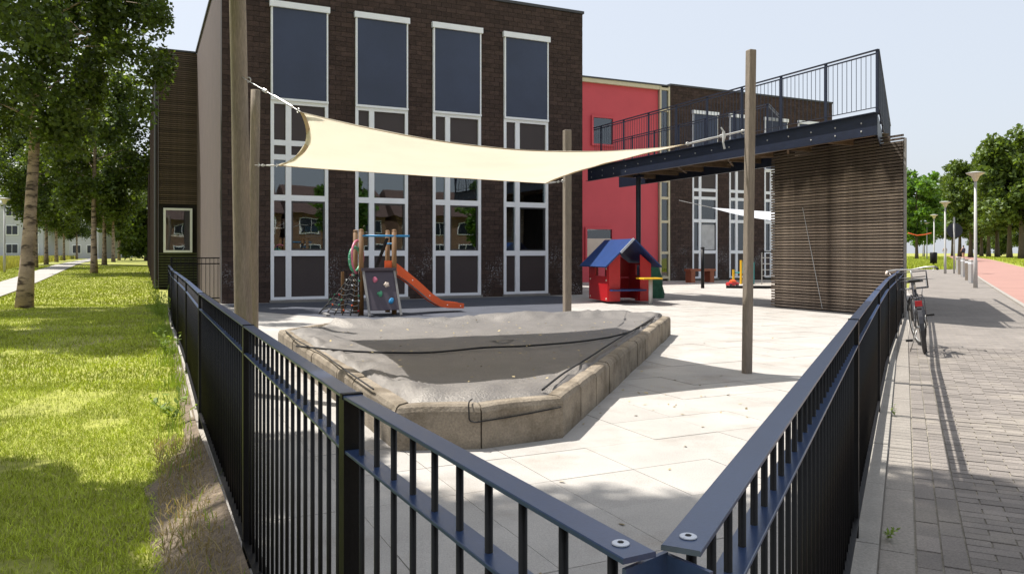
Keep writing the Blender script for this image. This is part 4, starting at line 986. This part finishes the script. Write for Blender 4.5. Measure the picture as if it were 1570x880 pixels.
tb('handlebar', [(.66,-.31,1.06), (.78,-.30,1.085), (.9,-.18,1.09), (.89,0,1.07), (.9,.18,1.09), (.78,.30,1.085), (.66,.31,1.06)], .012, 'steel')
for s in (-1, 1): tb('grip', [(.76,s*.302,1.083), (.63,s*.315,1.055)], .017, 'pale' if s > 0 else 'tyre'); tb('brake_lever', [(.80,s*.28,1.07), (.70,s*.26,1.03)], .005, 'steel')
b = MB(); vs = []
for x, wd, z in ((.12,.10,.95), (.2,.105,.965), (.32,.06,.96), (.42,.025,.955)): vs += [(x,-wd,z-.03), (x,-wd*.6,z), (x,wd*.6,z), (x,wd,z-.03)]
b.add(vs, [(i*4+j, (i+1)*4+j, (i+1)*4+(j+1)%4, i*4+(j+1)%4) for i in range(3) for j in range(4)]+[(3,2,1,0), (12,13,14,15)]); b.build('saddle', M['tyre'], bk, True)
for s in (-.07, 0, .07): tb('rear_rack', [(-.22,s,.735), (.22,s,.745)], .006)
tb('rear_rack', [(-.22,-.075,.735), (-.22,.075,.735)], .006); tb('rear_rack', [(.2,-.075,.745), (.2,.075,.745)], .006)
for s in (-.075, .075): tb('rack_strut', [(0,s,.36), (-.1,s,.735)], .005)
for s in (-.19, .19): tb('front_carrier', [(.98,s,1.04), (1.0,s,.80), (1.28,s,.80), (1.30,s,.95)], .008)
for x, z in ((.98,1.04), (1.0,.80), (1.14,.80), (1.28,.80), (1.30,.95), (.99,.92)): tb('front_carrier', [(x,-.19,z), (x,.19,z)], .007)
tb('front_carrier', [(1.1,.05,.36), (1.1,.12,.80)], .006); tb('front_carrier', [(1.1,-.05,.36), (1.1,-.12,.80)], .006)
MB().box(-.26,-.04,.63,-.235,.04,.70).build('rear_light', M['red'], bk)
tb('crank', [BB, (.46,.06,.30), (.50,.09,.14)], .009, 'steel'); tb('crank', [BB, (.46,-.06,.30), (.42,-.09,.46)], .009, 'steel')
MB().box(.46,.10,.12,.55,.19,.145).build('pedal', M['tyre'], bk); MB().box(.38,-.19,.45,.47,-.10,.475).build('pedal', M['tyre'], bk)
b = MB(); b.torus((.46,.05,.30), (0,1,0), .09, .006, 18, 4); b.build('chainring', M['steel'], bk)
tb('kickstand', [(.1,.05,.3), (.16,.16,.02)], .007, 'steel')
bk.rotation_euler = (R(-7), 0, hd)

# ------------------------------------------------------------------ street furniture on the right
def lamp(x, y, h, label, r=.3):
    t = thing('street_lamp', label, 'lamp', (x, y, gz(x, y)), 0, 'street lamps with conical heads')
    b = MB(); b.tube([(0,0,-.1), (0,0,1.0), (0,0,1.05), (0,0,h-.35)], [.075, .07, .055, .045], 10); b.build('post', M['lamp_grey'], t, True)
    MB().lathe([(.05,h-.36), (.09,h-.3), (.14,h-.16), (r,h-.07), (r,h-.05)], 20).build('shade', M['lamp_glass'], t, True)
    MB().lathe([(r+.02,h-.048), (r+.02,h-.035), (r*.5,h), (.02,h+.02)], 20).build('lamp_cap', M['lamp_grey'], t, True); return t
M['lamp_glass'] = mat('lamp_diffuser', (.55, .50, .40), .4, .05)
lamp(17.45, 29.3, 4.35, 'nearest grey street lamp, beside the bollards on the right')
for (px, D_, lab) in ((1449, 47, 'second street lamp, left of the dark round sign'), (1432, 66, 'third street lamp along the sidewalk, behind the bicycle'), (1421, 88, 'fourth street lamp, small, in front of the light green tree'), (1416, 112, 'farthest right hand street lamp, barely visible')):
    lamp((px-785)/1193*D_, D_, 4.35, lab)
lamp(-30.0, 46, 4.35, 'street lamp at the left picture edge in the meadow')
t = thing('road_sign', 'round road sign seen from its dark back on a grey pole', 'sign', (26.7, 47, gz(26.7,47)), R(-10)); MB().cyl((0,0,0), (0,0,3.4), .05, n=8).build('pole', M['lamp_grey'], t, True)
b = MB(); b.cyl((0.05,.06,2.15+.45), (0.05,.085,2.15+.45), .45, n=26); b.build('disc', M['navy_steel'], t)
for k, (px, D_, lab) in enumerate(((1488, 33.7, 'nearest steel bollard, just left of the big lamp'), (1483, 36.8, 'second nearest steel bollard on the sidewalk edge'), (1476, 41.5, 'middle steel bollard of the row of five'), (1471.5, 45.5, 'fourth steel bollard of the row'), (1468, 49, 'farthest steel bollard, beside the sign pole'))):
    x = (px-785)/1193*D_; t = thing('bollard', lab, 'bollard', (x, D_, gz(x, D_)), R(25), 'bollards beside the bike path')
    MB().bbox(-.07,-.07,0,.07,.07,1.0,.015).build('post', M['pole_dark'] if k % 2 else M['lamp_grey'], t); MB().box(-.075,-.075,.82,.075,.075,.90).build('band', M['white'] if k < 3 else M['grey_board'], t)
t = thing('litter_bin', 'dark litter bin on a post at the sidewalk end', 'bin', (32.5, 60, gz(32.5,60))); MB().lathe([(.22,.35), (.25,.4), (.26,1.15), (.2,1.2)], 14).build('bin_body', M['black_steel'], t, True); MB().cyl((0,0,0), (0,0,.36), .05, n=8).build('post', M['black_steel'], t)
# distant cyclist and walker
def figure(name, x, y, label, cloth, cloth2, bike=False):
    t = thing(name, label, 'person', (x, y, gz(x, y))); 
    me = bpy.data.meshes.new('body')
    J = [(0,0,.95),(0,0,1.15),(0,0,1.42),(0,0,1.52),(0,.01,1.66),(0,.01,1.76), (.18,0,1.40),(.25,.05,1.15),(.2,.22,1.02),(-.18,0,1.40),(-.25,.05,1.15),(-.2,.22,1.02),
         (.10,0,.90),(.11,.10,.5),(.11,-.02,.08),(-.10,0,.90),(-.11,-.08,.5),(-.11,-.2,.08)]
    Ed = [(0,1),(1,2),(2,3),(3,4),(4,5),(2,6),(6,7),(7,8),(2,9),(9,10),(10,11),(0,12),(12,13),(13,14),(0,15),(15,16),(16,17)]
    rr = [.15,.14,.15,.06,.1,.08,.07,.05,.04,.07,.05,.04,.10,.07,.05,.10,.07,.05]
    me.from_pydata(J, Ed, []); me.materials.append(cloth); o = obj('body', me, t); md = o.modifiers.new('skin', 'SKIN')
    for i, v in enumerate(me.skin_vertices[0].data): v.radius = (rr[i], rr[i]*.8); v.use_root = i == 0
    o.modifiers.new('sub', 'SUBSURF').levels = 1
    b = MB(); b.lathe([(.02,1.56),(.075,1.6),(.095,1.68),(.08,1.78),(.03,1.82)], 10, (0,.01,0)); b.build('hair', M['bark'], t, True)
    b = MB(); b.lathe([(.19,.88),(.17,1.1),(.2,1.4),(.08,1.48)], 10); b.build('jacket', cloth2, t, True)
    return t
if True:
    D_ = 95; x = (1477-785)/1193*D_; figure('person', x, D_, 'distant person in dark clothes on the red bike path under the trees', M['skin'], M['cloth_dark'])
    D_ = 100; x = (1449-785)/1193*D_; figure('person', x, D_, 'distant person in light clothes walking beyond the second lamp', M['skin'], M['cloth_light'])
bn = MB(); bn.tube([(0,0,.1), (.8,0,-.12), (1.5,0,-.05), (2.1,0,.1)], .045, 6); o = bn.build('banner', M['orange'], None, True, loc=((1392-785)/1193*70, 70, 3.0)); tag(o, 'orange streamer strung between lamps at the light green tree', 'streamer')

# ------------------------------------------------------------------ trees
def crown_mesh(name, m, centers, per, leaf, spread, seed, droop=.0):
    g = np.random.default_rng(seed); V = []; 
    C_ = np.array([c[:3] for c in centers]); Rr = np.array([c[3] for c in centers]); k = len(C_)
    idx = g.choice(k, per, p=(Rr**2)/(Rr**2).sum()); d = g.normal(0, 1, (per,3)); d /= np.linalg.norm(d, axis=1)[:,None]
    rad = g.random(per)**.42; P = C_[idx]+d*(Rr[idx]*rad)[:,None]*np.array([1,1,spread])
    P[:,2] -= droop*g.random(per)**2*Rr[idx]
    u = g.normal(0, 1, (per,3)); u /= np.linalg.norm(u, axis=1)[:,None]; n = g.normal(0, 1, (per,3)); n[:,2] += .6; n /= np.linalg.norm(n, axis=1)[:,None]
    v = np.cross(n, u); v /= np.linalg.norm(v, axis=1)[:,None]; u = np.cross(v, n); s = leaf*g.uniform(.6, 1.3, per)[:,None]
    V = np.stack([P-u*s*.6, P+v*s*.38, P+u*s*.6, P-v*s*.38], 1).reshape(-1, 3); F = np.arange(per*4).reshape(-1, 4)
    return npmesh(name, V, F, m)
def trunk_mb(h, r, lean_, seed, limbs, crown_base, bend=.12):
    rnd = random.Random(seed); b = MB(); pts = []; rr = []
    for i in range(12):
        t = i/11; pts.append(Vector((lean_[0]*t+bend*math.sin(t*4+seed)*t, lean_[1]*t+bend*math.cos(t*3+seed)*t, -.1+h*t))); rr.append(r*((1.35-.35*min(1, t*8)) if t < .125 else 1)*(1-.88*t)+.01)
    b.tube(pts, rr, 12); tips = []
    for k in range(limbs):
        t = crown_base/h+(1-crown_base/h)*(k+.3)/limbs*.92; p = pts[0].lerp(pts[-1], t); i = min(10, int(t*11)); p = pts[i].lerp(pts[i+1], t*11-i); a = k*2.4+rnd.random()
        L0 = limbs and (1-t)*.5+.25; tips.append((p, a, t))
    return b, pts, tips
def tree(name, label, x, y, h, r, crown_r, base, leaf_m, bark_m, nleaf, leaf, seed, lean_=(0,0), limbs=16, clump=.26, spread=.8, droop=.3, prof=None, group=None, share=None, rz=0, sc=1.):
    t = thing(name, label, 'tree', (x, y, gz(x, y)-.02), rz, group); t.scale = (sc, sc, sc)
    if share:
        for me, nm in share: obj(nm, me, t)
        return t, share
    b, pts, tips = trunk_mb(h*.93, r, lean_, seed, limbs, base, .1)
    rnd = random.Random(seed+5); cen = []
    prof = prof or (lambda q: math.sin(math.pi*min(1, (q*.82+.14)))**.75)
    for p, a, q in tips:
        f = (p.z-base)/(h-base); reach = crown_r*prof(max(0, min(1, f)))*rnd.uniform(.7, 1.05)
        end = p+Vector((math.cos(a)*reach, math.sin(a)*reach, reach*rnd.uniform(.15, .5))); mid = p.lerp(end, .5)+Vector((0,0,reach*.12))
        r0 = r*.32*(1-q)+.012; b.tube([p, mid, p.lerp(end, .82)], [r0, r0*.6, .006], 6)
        for k in range(5):
            f2 = rnd.uniform(.42, 1.04); c = p.lerp(end, f2)+Vector((rnd.gauss(0,.16), rnd.gauss(0,.16), rnd.gauss(0,.14)))*crown_r*.8
            cr = crown_r*clump*rnd.uniform(.6, 1.25); cen.append((c.x, c.y, max(c.z, base+.1), cr))
            if rnd.random() < .6: b.tube([p.lerp(end, f2*.8), Vector(c)], [r0*.35, .004], 4)
    me1 = b.mesh('trunk', bark_m, True); me2 = crown_mesh('crown', leaf_m, cen, nleaf, leaf, spread, seed, droop)
    obj('trunk', me1, t); obj('crown', me2, t); return t, [(me1, 'trunk'), (me2, 'crown')]
BG = 'birch trees beside the footpath'
bl, bb = M['birch_leaf'], M['birch_bark']
t1, sh1 = tree('birch_tree', 'largest birch, nearest, with white banded trunk on the lawn at left', -11.85, 18.9, 12.5, .15, 3.6, 4.3, bl, bb, 56000, .115, 3, (.8, .1), 25, .135, 1.0, 1.2, group=BG)
_, sh2 = tree('birch_tree', 'birch overhanging the fence corner from outside the left picture edge', -4.6, 4.3, 15.5, .17, 2.9, 7.6, bl, bb, 60000, .125, 11, (.2, 0), 16, .22, .85, .5, group=BG)
tree('birch_tree', 'birch shading the near lawn from outside the left picture edge', -5.8, 4.5, 9.8, .15, 2.7, 4.3, bl, bb, 60000, .135, 13, (0,0), 16, .22, .85, .5, group=BG)
tree('birch_tree', 'birch of the near row standing outside the left picture edge', -10.8, 13.8, 11.5, .15, 2.3, 4.8, bl, bb, 22000, .12, 17, (0,0), 20, .24, .85, .7, group=BG)
_, sh3 = tree('birch_tree', 'second birch of the lawn row, slim trunk right of the footpath', -24.0, 44.7, 12.5, .16, 3.1, 3.9, bl, bb, 22000, .20, 23, (0,0), 22, .24, .85, .8, group=BG)
def dup(share, name, label, x, y, rz, sc, group): return tree(name, label, x, y, 0, 0, 0, 0, None, None, 0, 0, 0, group=group, share=share, rz=rz, sc=sc)[0]
for (x, y, rz, sc, lab) in ( (-33.0, 63, 2.2, 1.0, 'third birch of the lawn row along the footpath'), (-42, 82, .4, 1.0, 'fourth birch of the lawn row, small with distance'),
      (-52, 103, 3.1, 1.0, 'farthest birch of the lawn row, near the vanishing point'),
      (-33.7, 55, 4.1, .95, 'leftmost slim birch on the meadow side of the footpath'), (-39.5, 66, 5.2, .9, 'second birch on the meadow side of the footpath'),
      (-48, 82, .9, .95, 'third birch on the meadow side of the footpath'), (-57, 99, 1.8, .9, 'fourth birch on the meadow side of the footpath'), (-66, 118, 2.9, .9, 'fifth and farthest birch on the meadow side of the footpath')):
    dup(sh3, 'birch_tree', lab, x, y, rz, sc, BG)
RG = 'broad leaved trees lining the bike path'
ml, bk_ = M['maple_leaf'], M['bark']
_, shm = tree('avenue_tree', 'rightmost broad tree of the avenue by the red bike path', 69.4, 106, 17.8, .36, 6.0, 5.0, ml, bk_, 26000, .52, 31, (0,0), 34, .25, .75, .1, prof=lambda q: (1-.55*q)**.6*min(1, .55+q*2.2), group=RG)
_, shn = tree('avenue_tree', 'second broad tree from the right picture edge by the bike path', 78, 122, 17.8, .36, 5.6, 5.0, ml, bk_, 24000, .52, 37, (0,0), 34, .25, .75, .1, prof=lambda q: (1-.6*q)**.6*min(1, .55+q*2.2), group=RG)
for (x, y, rz, sc, s_, lab) in ((87.3, 140, 1, 1.0, shm, 'third tree of the outer avenue row'), (98, 160, 2, 1.0, shn, 'fourth tree of the outer avenue row'), (111.6, 185, 3, 1.0, shm, 'fifth and farthest tree of the outer avenue row'),
      (82.5, 140, 4, 1.0, shn, 'first tree of the inner avenue row, behind the round sign'), (95.5, 166, 5, 1.0, shm, 'second tree of the inner avenue row behind the round sign'), (111, 196, .5, 1.0, shn, 'farthest tree of the inner avenue row'), (84, 118, 1.5, .95, shn, 'tree set back behind the rightmost avenue trees')):
    dup(s_, 'avenue_tree', lab, x, y, rz, sc, RG)
_, shl = tree('young_tree', 'light green loose tree just right of the slatted shed', 46.8, 90, 10.8, .17, 3.1, 2.6, M['light_leaf'], bk_, 9000, .38, 41, (0,0), 20, .25, .8, .1, group='light green trees beyond the sidewalk')
dup(shl, 'young_tree', 'smaller light green tree behind the third street lamp', 64, 121, 2, .9, 'light green trees beyond the sidewalk')
dup(shl, 'young_tree', 'light green tree deepest behind the sidewalk end', 75, 150, 4, 1.1, 'light green trees beyond the sidewalk')
# dark bushes at the far end of the left lawn, shrub belt right
_, shd = tree('dark_tree', 'dense dark tree closing the view at the end of the lawn', -46, 98, 11, .25, 5.0, 1.0, bl, bk_, 16000, .45, 51, (0,0), 24, .3, .8, .1, group='dark trees at the end of the lawn')
for (x, y, rz, sc, lab) in ((-64, 140, 1, 1.2, 'dark tree farther back left of the lawn end'), (-74, 150, 2, 1.1, 'dark tree behind the meadow birches'), (-58, 134, 3, 1.15, 'dark tree directly behind the closing one')):
    dup(shd, 'dark_tree', lab, x, y, rz, sc, 'dark trees at the end of the lawn')
for i, (x, y, sc, lab) in enumerate(((-118, 168, 1.0, 'tree behind the pale houses at the left edge'), (-104, 172, .95, 'tree between the pale houses in the distance'), (-88, 178, .9, 'tree right of the pale houses in the distance'))):
    dup(shl, 'young_tree', lab, x, y, i, sc*1.1, 'trees behind the pale houses')
for i in range(4): dup(shd, 'dark_tree', ['dark shrub behind the red path, right picture edge', 'dark shrub behind the avenue, second from the right', 'dark shrub behind the avenue, third from the right', 'dark shrub behind the avenue, deepest'][i], 118+18*i, 165+40*i, i, .8, 'shrubs behind the avenue')

# ------------------------------------------------------------------ houses
def house(name, label, x, y, rz, W_, D_, H_, wm, roof='flat', cols=3, group=None):
    t = thing(name, label, 'house', (x, y, gz(x, y)-.1), rz, group); MB().box(0, 0, 0, W_, D_, H_).build('wall', wm, t)
    if roof == 'flat': MB().box(-.2,-.2,H_,W_+.2,D_+.2,H_+.25).build('roof', M['lamp_grey'], t)
    else:
        b = MB(); b.add([(-.2,-.4,H_), (W_+.2,-.4,H_), (W_+.2,D_+.4,H_), (-.2,D_+.4,H_), (-.2,D_/2,H_+3.2), (W_+.2,D_/2,H_+3.2)], [(0,1,5,4), (2,3,4,5), (0,4,3), (1,2,5), (0,3,2,1)]); b.build('roof', M['tile_roof'], t)
    for f in range(2 if H_ < 7.5 else 3):
        for c in range(cols):
            xa = (c+.18)*W_/cols; xb = (c+.8)*W_/cols; z0 = .9+f*2.7
            if z0+1.4 > H_: continue
            fr = MB(); fr.box(xa, -.06, z0, xb, -.002, z0+1.45); o = fr.build('window', M['white'], t)
            MB().box(xa+.1, -.08, z0+.1, (xa+xb)/2-.04, -.062, z0+1.35).build('pane', M['dark_glass'], o); MB().box((xa+xb)/2+.04, -.08, z0+.1, xb-.1, -.062, z0+1.35).build('pane', M['dark_glass'], o)
    return t
M['dark_glass'] = mat('dark_house_glass', (.02, .025, .035), .1, .1)
for i, (px, D_, w_, lab) in enumerate(((-60, 112, 11, 'pale modern house cut by the left picture edge'), (62, 128, 9, 'pale modern house seen right of the nearest birch trunk'), (98, 150, 9, 'smaller pale house farther along the meadow'), (128, 178, 10, 'farthest pale house near the vanishing point'))):
    house('house', lab, (px-785)/1193*D_, D_, R(8), w_, 9, 8.0 if i == 0 else 6.2, M['house_white'], cols=4, group='pale modern houses beyond the meadow')
# houses and trees across the road, seen only mirrored in the windows
for i in range(4): house('terraced_house', ['first', 'second', 'third', 'fourth'][i]+' brick terraced house across the road, mirrored in the school windows', 52+i*-11.0, -24-4.2*i, R(200), 10.6, 9, 5.6, M['house_brick'], 'gable', 3, 'terraced houses across the road')
for i, (x, y) in enumerate(((22, -12), (36, -9), (50, -2))): dup(shl, 'young_tree', ['left', 'middle', 'right'][i]+' garden tree across the road, mirrored in the windows', x, y, i, .75, 'garden trees across the road')
